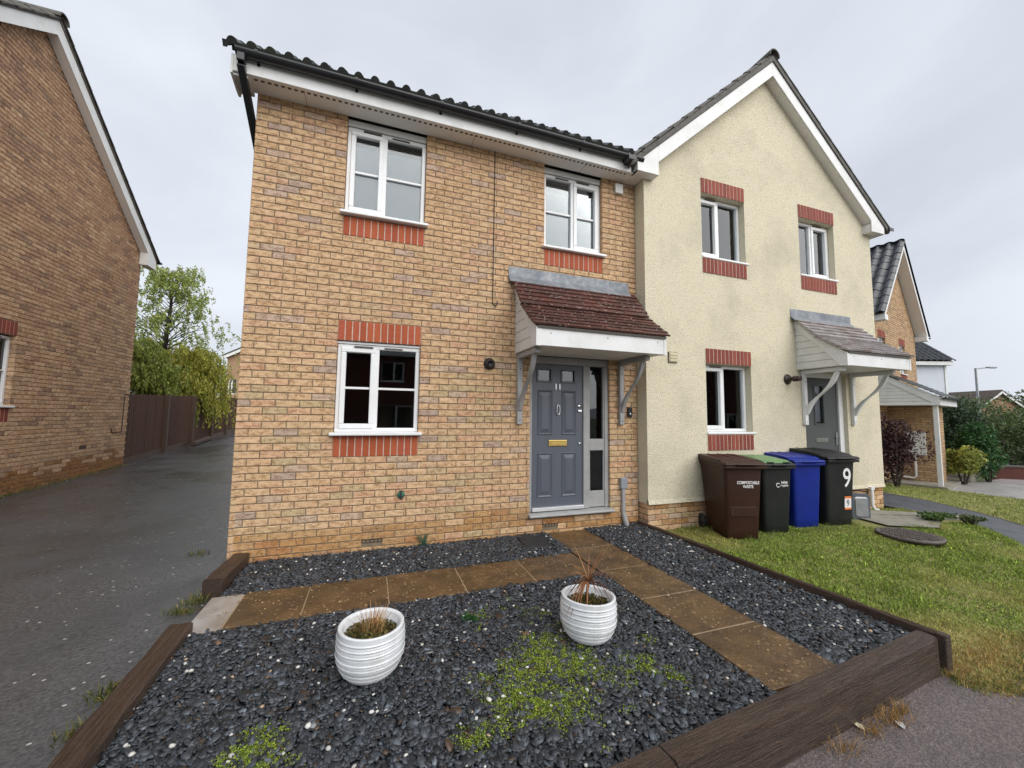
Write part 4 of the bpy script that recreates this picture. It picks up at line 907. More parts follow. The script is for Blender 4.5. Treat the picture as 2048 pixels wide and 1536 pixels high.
while s < 22:
    p = fpt(s)
    if i < 170:
        o = bpy.data.objects.new('fence_board', random.choice(fm)); COL.objects.link(o); o.parent = fence; o.location = (p[0], p[1], up_*s); o.rotation_euler = (0, 0, ang)
    else:
        q = fpt(s+.108); st.col = random.choice(FB); z = up_*s
        st.add([(p[0]+.018, p[1], z+.16), (q[0]+.006, q[1], z+.16), (q[0]+.006, q[1], z+1.72), (p[0]+.018, p[1], z+1.72)], [(0, 1, 2, 3)])
    s += .1; i += 1
if st.v: o = st.build('fence_boards', 'fence_wood', fence); o['kind'] = 'stuff'
for s in np.arange(2.45, 22, 2.45):
    p = fpt(s, .05); MB().box(-.06, .06, -.07, .07, -.3, 1.74).build('post', 'board_brown', fence, loc=(p[0], p[1], up_*s), rz=ang, bevel=.006)
for s in np.arange(0, 22, 2.45):
    p = fpt(s+.03); q = fpt(s+2.40); dz = up_*2.4
    b = MB(); b.add([(-.01, 0, -.05), (.028, 0, -.05), (.028, 2.33, dz-.05), (-.01, 2.33, dz-.05), (-.01, 0, .158), (.028, 0, .158), (.028, 2.33, dz+.158), (-.01, 2.33, dz+.158)], [(0, 3, 2, 1), (4, 5, 6, 7), (0, 1, 5, 4), (1, 2, 6, 5), (2, 3, 7, 6), (3, 0, 4, 7)])
    b.build('gravel_board', 'board_brown', fence, loc=(p[0], p[1], up_*s), rz=ang)
lp = MB().box(-.06, .06, -1.2, 1.2, 0, .12).build('timber_plank', 'board_brown', loc=(-4.55, 13.0, .40), rz=ang, bevel=.01); tag(lp, 'loose grey-brown plank lying at the foot of the fence', 'plank'); lp.rotation_euler = (.028, .1, ang+.03)

# ------------------------------------------------------------------ garden bed: timbers, path, slate
def hbed(x, y): return .012+.006*x*(1-smooth(-.2, -2.5, y))
bed = sheet('gravel_bed', 'bed_base', [(.16, -.001), (4.82, -.001), (4.93, -3.0), (.2, -3.42)], .4, -.010, label='black base of the slate bed', hf=hbed)
def sleeper(label, p0, p1, w, h, ztop, side=1, mt='timber', bevel=.012, name='timber_sleeper', group=None):
    """p0-p1 is the inner top edge; width goes to the outside"""
    p0, p1 = np.array(p0, float), np.array(p1, float); d = p1-p0; L = np.linalg.norm(d); a = math.atan2(d[1], d[0])
    B = MB(); n = max(6, int(L/.12)); rows = []
    for i in range(n+1):
        x = L*i/n
        j = lambda k: random.uniform(-k, k)
        rows.append([(x, 0+j(.003), -h), (x, side*w+j(.003), -h), (x, side*w+j(.004), -.01+j(.006)), (x, side*(w-.014)+j(.005), j(.004)), (x, side*w*.5, j(.004)), (x, side*.012+j(.004), j(.003)), (x, j(.003), -.012+j(.004))])
    V = [v for r in rows for v in r]; m_ = 7; F = []
    for i in range(n):
        for k in range(m_): F.append((i*m_+k, (i+1)*m_+k, (i+1)*m_+(k+1) % m_, i*m_+(k+1) % m_))
    F += [tuple(range(m_)), tuple(n*m_+k for k in range(m_-1, -1, -1))]
    if side < 0: F = F
    else: F = [tuple(reversed(f)) for f in F]
    B.add(V, F); o = B.build(name, mt, loc=(p0[0], p0[1], ztop), rz=a); tag(o, label, 'sleeper', group); return o
sleeper('long dark timber sleeper edging the slate bed along the driveway', (.197, -1.33), (.285, -3.6), .135, .24, .10, -1)
sleeper('short timber sleeper stub against the brick wall corner', (.165, -.66), (.20, -.02), .145, .24, .135, 1)
fa, fb = np.array([4.835, -2.955]), np.array([2.515, -3.165])
sleeper('weathered timber sleeper along the front right of the slate bed', fa, fb, .115, .265, .10, 1)
sleeper('timber sleeper continuing the front edge to the bottom left', (2.505, -3.166), (.30, -3.365), .115, .265, .10, 1)
rb = sleeper('long timber edging board between the slate bed and the lawn', (4.785, -.03), (4.925, -3.02), .045, .26, .098, 1, name='edging_board', mt='timber')
rb.rotation_euler = (0, 0, rb.rotation_euler[2])
pst = MB().box(-.03, .03, -.03, .03, -.26, 0).build('timber_post', 'timber', loc=(4.93, -3.055, .105), bevel=.006); tag(pst, 'end post of the edging board at the front lawn corner', 'post')
# path of slabs
path = empty('garden_path', (0, 0, 0)); tag(path, 'wet brown paving slab path from the pavement to the front door', kind='structure')
PX0, PX1, ZP = 3.392, 3.985, .05
def slab(x0, x1, y0, y1, z, mt='slab', tilt=0):
    e = .0048; b = MB(); b.add([(x0+e, y0+e, z-.05), (x1-e, y0+e, z-.05), (x1-e, y1-e, z-.05), (x0+e, y1-e, z-.05), (x0+e, y0+e, z), (x1-e, y0+e, z), (x1-e, y1-e, z+tilt), (x0+e, y1-e, z+tilt)], [(0, 3, 2, 1), (4, 5, 6, 7), (0, 1, 5, 4), (1, 2, 6, 5), (2, 3, 7, 6), (3, 0, 4, 7)])
    b.build('paving_slab', mt, path, bevel=.004, seg=2)
bd = MB(); bd.box(PX0+.01, PX1-.01, -3.02, -.02, -.02, ZP-.0045); bd.add([(.15, -1.375, ZP-.0105), (3.385, -1.325, ZP-.0105), (3.385, -.75, ZP-.0105), (.15, -.81, ZP-.0105)], [(0, 1, 2, 3)]); bd.build('slab_bedding', 'joint_sand', path)
ys = [-.012, -.66, -1.29, -1.90, -2.45, -3.03]
for a, b in zip(ys[:-1], ys[1:]): slab(PX0, PX1, b, a, ZP+random.uniform(-.003, .003))
xs_ = [.135, .37, .85, 1.47, 2.10, 2.74, 3.385]
for i, (a, b) in enumerate(zip(xs_[:-1], xs_[1:])):
    y1 = -.80+.06*i/5; y0 = -1.385+.055*i/5
    slab(a, b, y0, y1, ZP-.006+random.uniform(-.003, .003), 'slab_pale' if i == 0 else 'slab')
# recessed drain cover
dc = MB().box(-.16, .16, -.205, .205, -.02, .022).build('drain_cover', 'bed_base', loc=(3.13, -.33, .045), rz=R_(-6), bevel=.01); tag(dc, 'square black drain cover in the slate beside the path', 'drain cover')
# slate chippings
def in_bed(x, y):
    xr = 4.785+(y+.03)/(-2.99)*.14
    fy = -2.955+(4.835-x)*(-.21/2.32)
    return (x > .20) & (x < xr-.004) & (y < -.008) & (y > fy+.004)
def on_path(x, y, m_=.0):
    a = (x > PX0+m_) & (x < PX1-m_) & (y < 0)
    b = (x < PX0+.02) & (y < -.80+.06*(x/3.2)-m_) & (y > -1.385+.055*(x/3.2)+m_)
    return a | b
POTS = [(1.33, -2.135), (2.725, -2.215)]
def vnoise(x, y, s, seed=0):
    xi, yi = np.floor(x*s).astype(int), np.floor(y*s).astype(int); fx, fy = x*s-xi, y*s-yi
    fx = fx*fx*(3-2*fx); fy = fy*fy*(3-2*fy)
    h = lambda a, b: (np.sin(a*127.1+b*311.7+seed*17.3)*43758.5453) % 1.0
    return (h(xi, yi)*(1-fx)+h(xi+1, yi)*fx)*(1-fy)+(h(xi, yi+1)*(1-fx)+h(xi+1, yi+1)*fx)*fy
def scatter(n, f):
    x = rng.uniform(.15, 4.95, n*2); y = rng.uniform(-3.45, 0, n*2); k = f(x, y); return x[k][:n], y[k][:n]
def chips(n, size, sd, tilt, zlo, zhi, nf, thick, keep):
    x, y = scatter(n, keep); n = len(x)
    ang0 = rng.uniform(0, 2*np.pi, n); r = np.clip(rng.normal(size, sd, n), size*.45, size*2.1); asp = rng.uniform(.45, .95, n)
    ks = np.arange(nf); V = np.zeros((n, 2*nf, 3))
    th = ks/nf*2*np.pi+rng.uniform(-.35, .35, (n, nf)); rad = rng.uniform(.6, 1.2, (n, nf))
    px = np.cos(th)*rad*r[:, None]; py = np.sin(th)*rad*(r*asp)[:, None]
    ca_, sa_ = np.cos(ang0)[:, None], np.sin(ang0)[:, None]; lx = px*ca_-py*sa_; ly = px*sa_+py*ca_
    tx = rng.normal(0, tilt, n)[:, None]; ty = rng.normal(0, tilt, n)[:, None]
    zt = rng.uniform(zlo, zhi, n)[:, None]+lx*tx+ly*ty
    hb = np.array([hbed(a, b) for a, b in zip(x, y)])[:, None]
    tk = (rng.uniform(.6, 1.4, n)*thick)[:, None]
    V[:, :nf, 0] = x[:, None]+lx*.97; V[:, :nf, 1] = y[:, None]+ly*.97; V[:, :nf, 2] = hb+zt
    V[:, nf:, 0] = x[:, None]+lx; V[:, nf:, 1] = y[:, None]+ly; V[:, nf:, 2] = hb+zt-tk
    return x, y, V.reshape(-1, 3), n
NCH = 40000; nf = 6
ok = lambda x, y: in_bed(x, y) & ~on_path(x, y, .012) & ~((abs(x-3.13) < .17) & (abs(y+.33) < .2)) & ~((x-POTS[0][0])**2+(y-POTS[0][1])**2 < .11**2) & ~((x-POTS[1][0])**2+(y-POTS[1][1])**2 < .11**2)
x, y, V, n = chips(NCH, .0215, .0085, .23, .002, .032, nf, .006, ok)
x2, y2, V2, n2 = chips(26000, .0115, .005, .3, .012, .036, nf, .005, ok); x3, y3, V3, n3 = chips(260, .012, .004, .08, .036, .042, nf, .004, lambda a, b: in_bed(a, b) & on_path(a, b, .0) & ~on_path(a, b, .045))
V = np.concatenate([V, V2, V3]); n = n+n2+n3
b0 = np.arange(n)[:, None]*2*nf
quads = []
for i in range(nf): j = (i+1) % nf; quads.append(np.concatenate([b0+i, b0+nf+i, b0+nf+j, b0+j], 1))
quads.append(np.concatenate([b0+0, b0+1, b0+2, b0+3], 1)); quads.append(np.concatenate([b0+0, b0+3, b0+4, b0+5], 1))
shade = np.exp(rng.normal(-.05, .5, n))[:, None]; base = np.array([.044, .050, .059])*shade
warm = rng.random(n) < .035; base[warm] = np.array([.07, .045, .028])*np.exp(rng.normal(0, .3, warm.sum()))[:, None]
lite = rng.random(n) < .06; base[lite] *= 2.2
sl_o = np_mesh('slate_chippings', V, np.concatenate(quads), np.repeat(np.clip(base, .008, .3), 2*nf, 0), 'slate'); tag(sl_o, 'blue-black slate chippings filling the front bed', 'chippings', kind='stuff')
# white pebbles among the slate and on the path edges
def blobs(x, y, z, r, cols, name, mt):
    """low-poly rounded pebbles"""
    t = (1+5**.5)/2; iv = np.array([(-1, t, 0), (1, t, 0), (-1, -t, 0), (1, -t, 0), (0, -1, t), (0, 1, t), (0, -1, -t), (0, 1, -t), (t, 0, -1), (t, 0, 1), (-t, 0, -1), (-t, 0, 1)])/1.9
    fa_ = np.array([(0, 11, 5), (0, 5, 1), (0, 1, 7), (0, 7, 10), (0, 10, 11), (1, 5, 9), (5, 11, 4), (11, 10, 2), (10, 7, 6), (7, 1, 8), (3, 9, 4), (3, 4, 2), (3, 2, 6), (3, 6, 8), (3, 8, 9), (4, 9, 5), (2, 4, 11), (6, 2, 10), (8, 6, 7), (9, 8, 1)])
    n = len(x); sc = r[:, None, None]*np.stack([rng.uniform(.7, 1.3, n), rng.uniform(.6, 1.1, n), rng.uniform(.4, .75, n)], 1)[:, None, :]
    P = iv[None]*sc*rng.uniform(.85, 1.15, (n, 12, 1)); a = rng.uniform(0, 6.3, n)[:, None]
    X = P[:, :, 0]*np.cos(a)-P[:, :, 1]*np.sin(a); Y = P[:, :, 0]*np.sin(a)+P[:, :, 1]*np.cos(a)
    Vv = np.stack([X+x[:, None], Y+y[:, None], P[:, :, 2]+z[:, None]], 2).reshape(-1, 3)
    return np_mesh(name, Vv, (np.arange(n)[:, None, None]*12+fa_[None]).reshape(-1, 3), np.repeat(cols, 12, 0), mt, smooth=True)
x, y = scatter(520, ok); n = len(x); c = np.array([.62, .61, .58])*rng.uniform(.6, 1.15, n)[:, None]; c[rng.random(n) < .12] = (.42, .30, .2)
o = blobs(x, y, np.array([hbed(a, b) for a, b in zip(x, y)])+.032, np.clip(rng.normal(.0095, .0035, n), .004, .02), np.clip(c, 0, .85), 'white_pebbles', 'pebble'); tag(o, 'white pebbles scattered over the slate', 'pebbles', kind='stuff')
x, y = scatter(1500, lambda a, b: in_bed(a, b) & on_path(a, b, -.01) & (vnoise(a, b, 2.3, 5) > .35)); n = len(x); c = np.array([.42, .29, .15])*rng.uniform(.3, 1.2, n)[:, None]
o = blobs(x, y, np.full(n, ZP-.0005), np.clip(rng.normal(.0050, .0022, n), .002, .012), c, 'path_grit', 'pebble'); tag(o, 'pale grit lying on the path slabs', 'grit', kind='stuff')

# ------------------------------------------------------------------ leaf clouds
def leaves(name, P, size, cols, mt='leaf', parent=None, aspect=.5, droop=None, up=.0, fold=.0):
    """one diamond leaf at each point"""
    P = np.asarray(P, float); n = len(P); s = size*rng.uniform(.6, 1.3, n)
    d = rng.normal(size=(n, 3)); d /= np.linalg.norm(d, axis=1)[:, None]
    if droop is not None: d = d*.45+np.array(droop); d /= np.linalg.norm(d, axis=1)[:, None]
    e = rng.normal(size=(n, 3)); e[:, 2] += up; sd = np.cross(d, e); sd /= np.linalg.norm(sd, axis=1)[:, None]+1e-9
    a = P-d*s[:, None]*.5; b = P+sd*(s*aspect*.5)[:, None]; c = P+d*s[:, None]*.5; dd = P-sd*(s*aspect*.5)[:, None]
    V = np.stack([a, b, c, dd], 1).reshape(-1, 3); F = np.arange(n*4).reshape(n, 4)
    return np_mesh(name, V, F, np.repeat(np.clip(cols, 0, 1), 4, 0), mt, parent)
def jit(c, n, s=.25): return np.array(c)*np.exp(rng.normal(0, s, n))[:, None]*(1+rng.normal(0, .06, (n, 3)))
# moss / mind-your-own-business in the slate (pixel outlines turned into ground points)
def G(u, v, z):
    d = CR*(u-1024)/FOC-CU*(v-768)/FOC+_f; t = (z-CP[2])/d[2]; return CP+t*d
patches = [(1040, 1345, 60, 1.0), (1085, 1310, 70, 1.1), (1060, 1395, 55, 1.0), (1130, 1330, 60, .9), (1010, 1405, 40, .8), (1100, 1280, 50, .7), (1180, 1310, 40, .8), (1140, 1410, 60, .9), (1090, 1420, 45, .7), (955, 1230, 34, .8), (965, 1255, 30, .3), (955, 1355, 30, .5), (955, 1465, 36, .9), (1000, 1440, 30, .25), (1240, 1330, 60, .45), (1290, 1310, 40, .5), (1310, 1330, 40, .55), (1345, 1365, 34, .6), (1300, 1280, 26, .45), (1070, 1225, 60, .35), (1020, 1210, 50, .3), (1120, 1250, 40, .5), (1215, 1380, 60, .3), (500, 1515, 55, 1.0), (450, 1530, 50, .7), (545, 1500, 30, .5), (980, 1380, 30, .7), (1035, 1430, 40, .6), (1180, 1345, 50, .6), (1270, 1370, 50, .25)]
PP = []
for (u, v, r, dn) in patches:
    c0 = G(u, v, .04); rad = r/FOC*2.7*.9
    k = max(3, int(50*dn*dn*(rad/.15)**2))
    q = rng.normal(0, .40, (k, 2))*rad
    for a_, b_ in q:
        m_ = int(rng.integers(8, 90)); rr_ = .006+.0036*m_**.5
        w_ = rng.normal(0, 1, (m_, 2))*rr_*.75; zz_ = .036+.014*rng.random(m_)*np.exp(-(w_**2).sum(1)/rr_**2)
        PP.append(np.stack([c0[0]+a_+w_[:, 0], c0[1]+b_*1.1+w_[:, 1], zz_], 1))
PP = np.concatenate(PP)
n = len(PP); c = jit((.23, .31, .045), n, .42); yy = rng.random(n) < .2; c[yy] *= np.array([1.3, 1.05, .9])
o = leaves('moss', PP, .0098, c, 'moss', aspect=.8, up=1.6); tag(o, 'bright green creeping moss patches among the slate', 'moss', kind='stuff')
def weed(label, pos, n, leaf, h, spread, col, name='weed_plant', aspect=.28, cat='weed'):
    r = empty(name, pos); tag(r, label, cat); B = MB()
    P, C, D = [], [], []
    for i in range(n):
        a = random.uniform(0, 6.283); t = random.uniform(.3, 1); x, y = math.cos(a)*spread*t, math.sin(a)*spread*t; z = h*random.uniform(.35, 1)
        B.tube([(0, 0, -.01), (x*.4, y*.4, z*.7), (x, y, z)], .0016, 5); P.append((x, y, z)); P.append((x*.75, y*.75, z*.85))
    B.build('stem', 'moss' if False else 'tap_green', r)
    leaves('foliage', P, leaf, jit(col, len(P)), 'leaf', r, aspect=aspect, up=1.5); return r
g0 = G(935, 1240, .04); weed('small dark green leafy weed growing in the slate', (g0[0], g0[1], .02), 16, .075, .05, .07, (.04, .13, .035))
g0 = G(850, 1098, .03); weed('straggly weed growing against the brick wall', (g0[0], -.03, .02), 40, .03, .17, .10, (.10, .11, .035))
g0 = G(1365, 1100, .05)
# ------------------------------------------------------------------ pots
def pot(label, loc, rz=0, tilt=(0, 0)):
    r = empty('planter_pot', loc, rz); tag(r, label, 'plant pot', 'white ribbed pots in the slate bed')
    H = .275; zs = np.linspace(0, 1, 90); outp = []
    ridges = [.19, .28, .42, .53, .68, .79, .895]
    for t in zs:
        rr_ = .122+.066*math.sin(min(1, t/.55)*math.pi/2) if t < .55 else .188-.005*((t-.55)/.45)**2
        if t < .10: rr_ = .082+.058*math.sin(t/.10*math.pi/2)
        rib = 0
        for q_ in ridges: e_ = t-q_; rib += .0060*math.exp(-(e_/.013)**2)-.0075*math.exp(-((e_+.028)/.012)**2)
        outp.append((rr_+rib, t*H))
    prof = [(0, 0)]+outp+[(.184, H+.007), (.176, H+.010), (.164, H+.007), (.158, H-.004), (.154, H-.075), (0, H-.075)]
    MB().lathe(prof, n=56).build('pot_body', 'pot_glaze', r)
    k = 900; a = rng.uniform(0, 6.283, k); q = np.sqrt(rng.random(k))*.148; P = np.stack([q*np.cos(a), q*np.sin(a), H-.045+.03*rng.random(k)*(1-q/.2)], 1)
    MB().lathe([(0, 0), (.149, 0), (.149, .018), (.08, .03), (0, .034)], (0, 0, H-.080), n=28).build('soil', 'soil', r)
    c = jit((.085, .085, .018), k, .4); w = rng.random(k) < .3; c[w] = jit((.20, .14, .045), int(w.sum()), .3)
    leaves('moss_cover', P, .018, c, 'moss', r, aspect=.7, up=1)
    r.rotation_euler = (tilt[0], tilt[1], rz); return r
pot('white ribbed pot of dead grass and moss, the left and nearer one', (POTS[0][0], POTS[0][1], .018), 0, (R_(1), R_(0)))
pot('white ribbed pot holding a dry spiky plant, beside the path', (POTS[1][0], POTS[1][1], .018), 1.1, (R_(1), R_(2)))
def blade(B, pts, w):
    pts = [np.array(p, float) for p in pts]; V = []; n = len(pts)
    for i, p in enumerate(pts):
        d = pts[min(i+1, n-1)]-pts[max(0, i-1)]; s = np.cross(d, np.array([.3, .2, 1.])); s /= np.linalg.norm(s)+1e-9; ww = w*(1-i/(n-1))**.7+.0004
        V += [p+s*ww, p-s*ww]
    B.add(V, [(2*i, 2*i+1, 2*i+3, 2*i+2) for i in range(n-1)])
r = empty('dried_plant', (POTS[1][0]+.005, POTS[1][1]+.02, .018+.215)); tag(r, 'dried spiky cordyline with drooping brown leaves in the right pot', 'dead plant')
st = MB(); st.tube([(0, 0, -.02), (.003, .0, .08), (.012, 0, .16)], [.010, .009, .011], 8); st.build('stem', 'bark', r)
B = MB()
for i in range(40):
    a = random.uniform(0, 6.283); L = random.uniform(.18, .30); B.col = random.choice([(.30, .13, .055), (.40, .20, .085), (.22, .085, .035), (.45, .26, .12)])
    upw = i in (3, 9, 17, 25, 30, 36)
    if i == 3: a, L = 2.4, .42
    if i == 9: a, L = .1, .40
    e_ = .85 if upw else random.uniform(.0, .45); P = []
    for t in np.linspace(0, 1, 8):
        rr_ = L*t*(.80 if not upw else .62); z = .150+L*(e_*t-(.12 if upw else .95)*t*t)*.95
        P.append((.01+rr_*math.cos(a), rr_*math.sin(a), z))
    blade(B, P, .0080)
for (a, L, lean_) in ((2.35, .25, .40), (2.75, .17, .75), (.25, .22, .62), (.9, .19, .35), (4.4, .15, .8), (5.3, .16, .9), (3.4, .15, .9), (4.9, .20, 1.0), (3.9, .18, 1.05)):
    B.col = random.choice([(.36, .17, .075), (.46, .25, .115), (.28, .11, .05)])
    P = [(.01+math.cos(a)*L*lean_*t, math.sin(a)*L*lean_*t, .15+L*(1.15*t-(.25+.95*max(0, lean_-.5))*t*t)) for t in np.linspace(0, 1, 9)]
    B.tube(P, [.0042, .0046, .0044, .0042, .0038, .0033, .0028, .002, .001], 6)
B.build('dry_leaf', 'dry', r)
r = empty('dried_grass', (POTS[0][0]+.0, POTS[0][1]+.03, .018+.205)); tag(r, 'tuft of dead straw-coloured grass in the left pot', 'dead plant'); B = MB()
for i in range(150):
    a = random.uniform(0, 6.283); L = random.uniform(.06, .17); r0 = random.uniform(0, .07); B.col = random.choice([(.60, .42, .19), (.50, .29, .11), (.40, .19, .08), (.66, .48, .24)]); sp = random.uniform(.1, .75)
    blade(B, [(r0*math.cos(a)+sp*L*t*math.cos(a), r0*math.sin(a)+sp*L*t*math.sin(a), L*t*(1-.3*sp*t)) for t in np.linspace(0, 1, 5)], .0026)
B.build('dry_blades', 'dry', r)

# ------------------------------------------------------------------ grass
def inpoly(x, y, poly):
    c = np.zeros(len(x), bool); n = len(poly)
    for i in range(n):
        x0, y0 = poly[i]; x1, y1 = poly[(i+1) % n]
        if y0 == y1: continue
        k = ((y0 > y) != (y1 > y)) & (x < (x1-x0)*(y-y0)/(y1-y0)+x0); c ^= k
    return c
def grass(name, label, x, y, L, w, colf, zf=height, lean=.95, mt='leaf'):
    n = len(x); a = rng.uniform(0, 6.283, n); l = L*rng.uniform(.5, 1.3, n)*(.55+1.0*vnoise(x, y, 3.7)*vnoise(x, y, 9.1, 3)*1.6); z = np.array([zf(p, q) for p, q in zip(x, y)])
    ln = lean*rng.uniform(.2, 1.4, n); dx, dy_ = np.cos(a), np.sin(a); b = rng.uniform(0, 6.283, n); sx_, sy_ = np.cos(b)*w/2, np.sin(b)*w/2
    m1 = np.stack([x+dx*l*ln*.35, y+dy_*l*ln*.35, z+l*.55], 1); tp_ = np.stack([x+dx*l*ln, y+dy_*l*ln, z+l*(1-.35*ln)], 1); g_ = np.stack([x, y, z], 1); s_ = np.stack([sx_, sy_, 0*x], 1)
    V = np.stack([g_-s_, g_+s_, m1+s_*.7, m1-s_*.7, tp_], 1).reshape(-1, 3); k = np.arange(n)[:, None]*5
    F = np.concatenate([np.concatenate([k, k+1, k+2], 1), np.concatenate([k, k+2, k+3], 1), np.concatenate([k+3, k+2, k+4], 1)])
    o = np_mesh(name, V, F, np.repeat(colf(x, y, n), 5, 0), mt); tag(o, label, 'grass', kind='stuff'); return o
BINBASE = [(5.95, -.55), (6.55, -.45), (7.22, -.4), (7.85, -.42)]
N = 130000; x = rng.uniform(4.9, 10.4, N); y = rng.uniform(-3.3, -.2, N)
far = np.clip((x-4.9)/5.5, 0, 1); keepd = rng.random(N) > far*.35
k = inpoly(x, y, LAWN) & keepd & ~((abs(x-8.95) < 1.2) & (abs(y+.75) < .36) & (x > 8.05) & (y > -1.2+.0)) & ~((x-8.0)**2+(y+1.42)**2 < .28**2); x, y = x[k], y[k]
def lawncol(x, y, n):
    dry = np.clip(vnoise(x, y, 2.2)*1.1-.48+1.5*np.clip((5.55-x)*.9+(-2.35-y)*.9, 0, 1)*(y < -2.0)+.35*np.clip((5.25-x)*1.2, 0, 1), 0, 1)*(.55+.8*rng.random(n))
    dry = np.clip(dry, 0, 1)[:, None]
    return jit((.22, .295, .045), n, .55)*(1-dry)+jit((.56, .43, .18), n, .3)*dry
grass('grass', 'short patchy green lawn grass around the bins', x, y, .036, .0068, lawncol, lambda a, b: height(a, b)+.004)
N = 30000; x = rng.uniform(11, 18, N); y = rng.uniform(-4, 3.5, N); k = inpoly(x, y, LAWN2); x, y = x[k], y[k]
grass('grass', 'mown grass strip in front of the far porch', x, y, .05, .012, lambda x, y, n: jit((.27, .31, .075), n, .3), lambda a, b: height(a, b)+.006)
ex, ey = [], []
for (a0, b0), (a1, b1) in zip([(4.88, -3.15), (5.15, -3.29), (6.1, -3.08), (7.3, -2.86)], [(5.15, -3.29), (6.1, -3.08), (7.3, -2.86), (8.55, -2.38)]):
    k = 1500; t = rng.random(k); ex.append(a0+(a1-a0)*t+rng.normal(0, .035, k)); ey.append(b0+(b1-b0)*t+rng.normal(0, .05, k))
ex, ey = np.concatenate(ex), np.concatenate(ey)
grass('grass', 'dry ragged grass along the pavement edge of the lawn', ex, ey, .05, .005, lambda x, y, n: np.where((rng.random(n) < .6)[:, None], jit((.42, .30, .10), n, .3), jit((.16, .20, .04), n, .4)), lambda a, b: height(a, b)+.004)
# tufts: along timbers, bins, pavement edge
T = []
def tuft(u, v, z, n, r): g_ = G(u, v, z); T.append(np.stack([g_[0]+rng.normal(0, r, n), g_[1]+rng.normal(0, r*.5, n)], 1))
for (u, v, n, r) in ((1420, 1066, 60, .10), (1545, 1070, 120, .10), (1600, 1065, 140, .10), (1655, 1060, 120, .10), (1385, 1062, 60, .08), (1705, 1052, 80, .08), (1505, 1085, 40, .08), (1480, 1150, 40, .15), (1650, 1200, 30, .2)): tuft(u, v, -.02, n, r)
T = np.concatenate(T); grass('grass_tufts', 'longer grass tufts round the foot of the bins', T[:, 0], T[:, 1], .10, .004, lambda x, y, n: jit((.20, .25, .06), n, .35), lambda a, b: height(a, b), lean=.7)
T = []
for (u, v, n, r) in ((1780, 1440, 200, .06), (1745, 1465, 120, .05), (1690, 1500, 60, .05), (1905, 1345, 150, .07), (1930, 1340, 120, .08), (1960, 1320, 150, .10), (1800, 1425, 70, .03), (1990, 1300, 120, .1)): tuft(u, v, -.14, n, r)
T = np.concatenate(T); grass('dry_grass', 'straw-coloured dead grass along the foot of the front sleeper', T[:, 0], T[:, 1], .085, .003, lambda x, y, n: jit((.36, .22, .075), n, .3), lambda a, b: -.145, lean=.9, mt='dry')
T = []
for (u, v, n, r) in ((365, 1225, 160, .05), (395, 1205, 120, .05), (235, 1375, 120, .05), (205, 1395, 60, .04), (425, 1180, 60, .03), (150, 1470, 60, .05), (395, 1115, 60, .06)): tuft(u, v, -.02, n, r)
for s in np.linspace(0, 1, 46):   # weeds at the foot of the left house
    T.append(np.stack([np.full(26, -4.24)+rng.normal(0, .05, 26), .8+6.7*s+rng.normal(0, .10, 26)], 1))
T = np.concatenate(T); grass('verge_weeds', 'low weeds growing along the edges of the driveway', T[:, 0], T[:, 1], .06, .006, lambda x, y, n: np.where((rng.random(n) < .35)[:, None], jit((.26, .20, .07), n, .3), jit((.085, .11, .025), n, .3)), h_left, lean=.8)
# fallen leaves
for i, (u, v, z, c, lab) in enumerate([(1718, 1456, -.14, 'brass', 'yellow fallen leaf on the pavement by the front sleeper'), (1385, 1105, .06, 'stone_white', 'pale fallen leaf lying on the slate by the edging board'), (1800, 1452, -.14, 'stone_white', 'scrap of white paper on the pavement by the sleeper')]):
    g_ = G(u, v, z); b = MB(); b.add([(0, -.03, 0), (.018, -.005, .008), (.012, .025, .006), (0, .038, .002), (-.013, .02, .008), (-.018, -.008, .006), (0, 0, -.001)], [(0, 1, 6), (1, 2, 6), (2, 3, 6), (3, 4, 6), (4, 5, 6), (5, 0, 6)])
    o = b.build('fallen_leaf' if i < 2 else 'paper_scrap', 'vent_cream' if c == 'brass' else c, loc=(g_[0], g_[1], g_[2]+.008), rz=i*1.3); tag(o, lab, 'leaf' if i < 2 else 'litter')

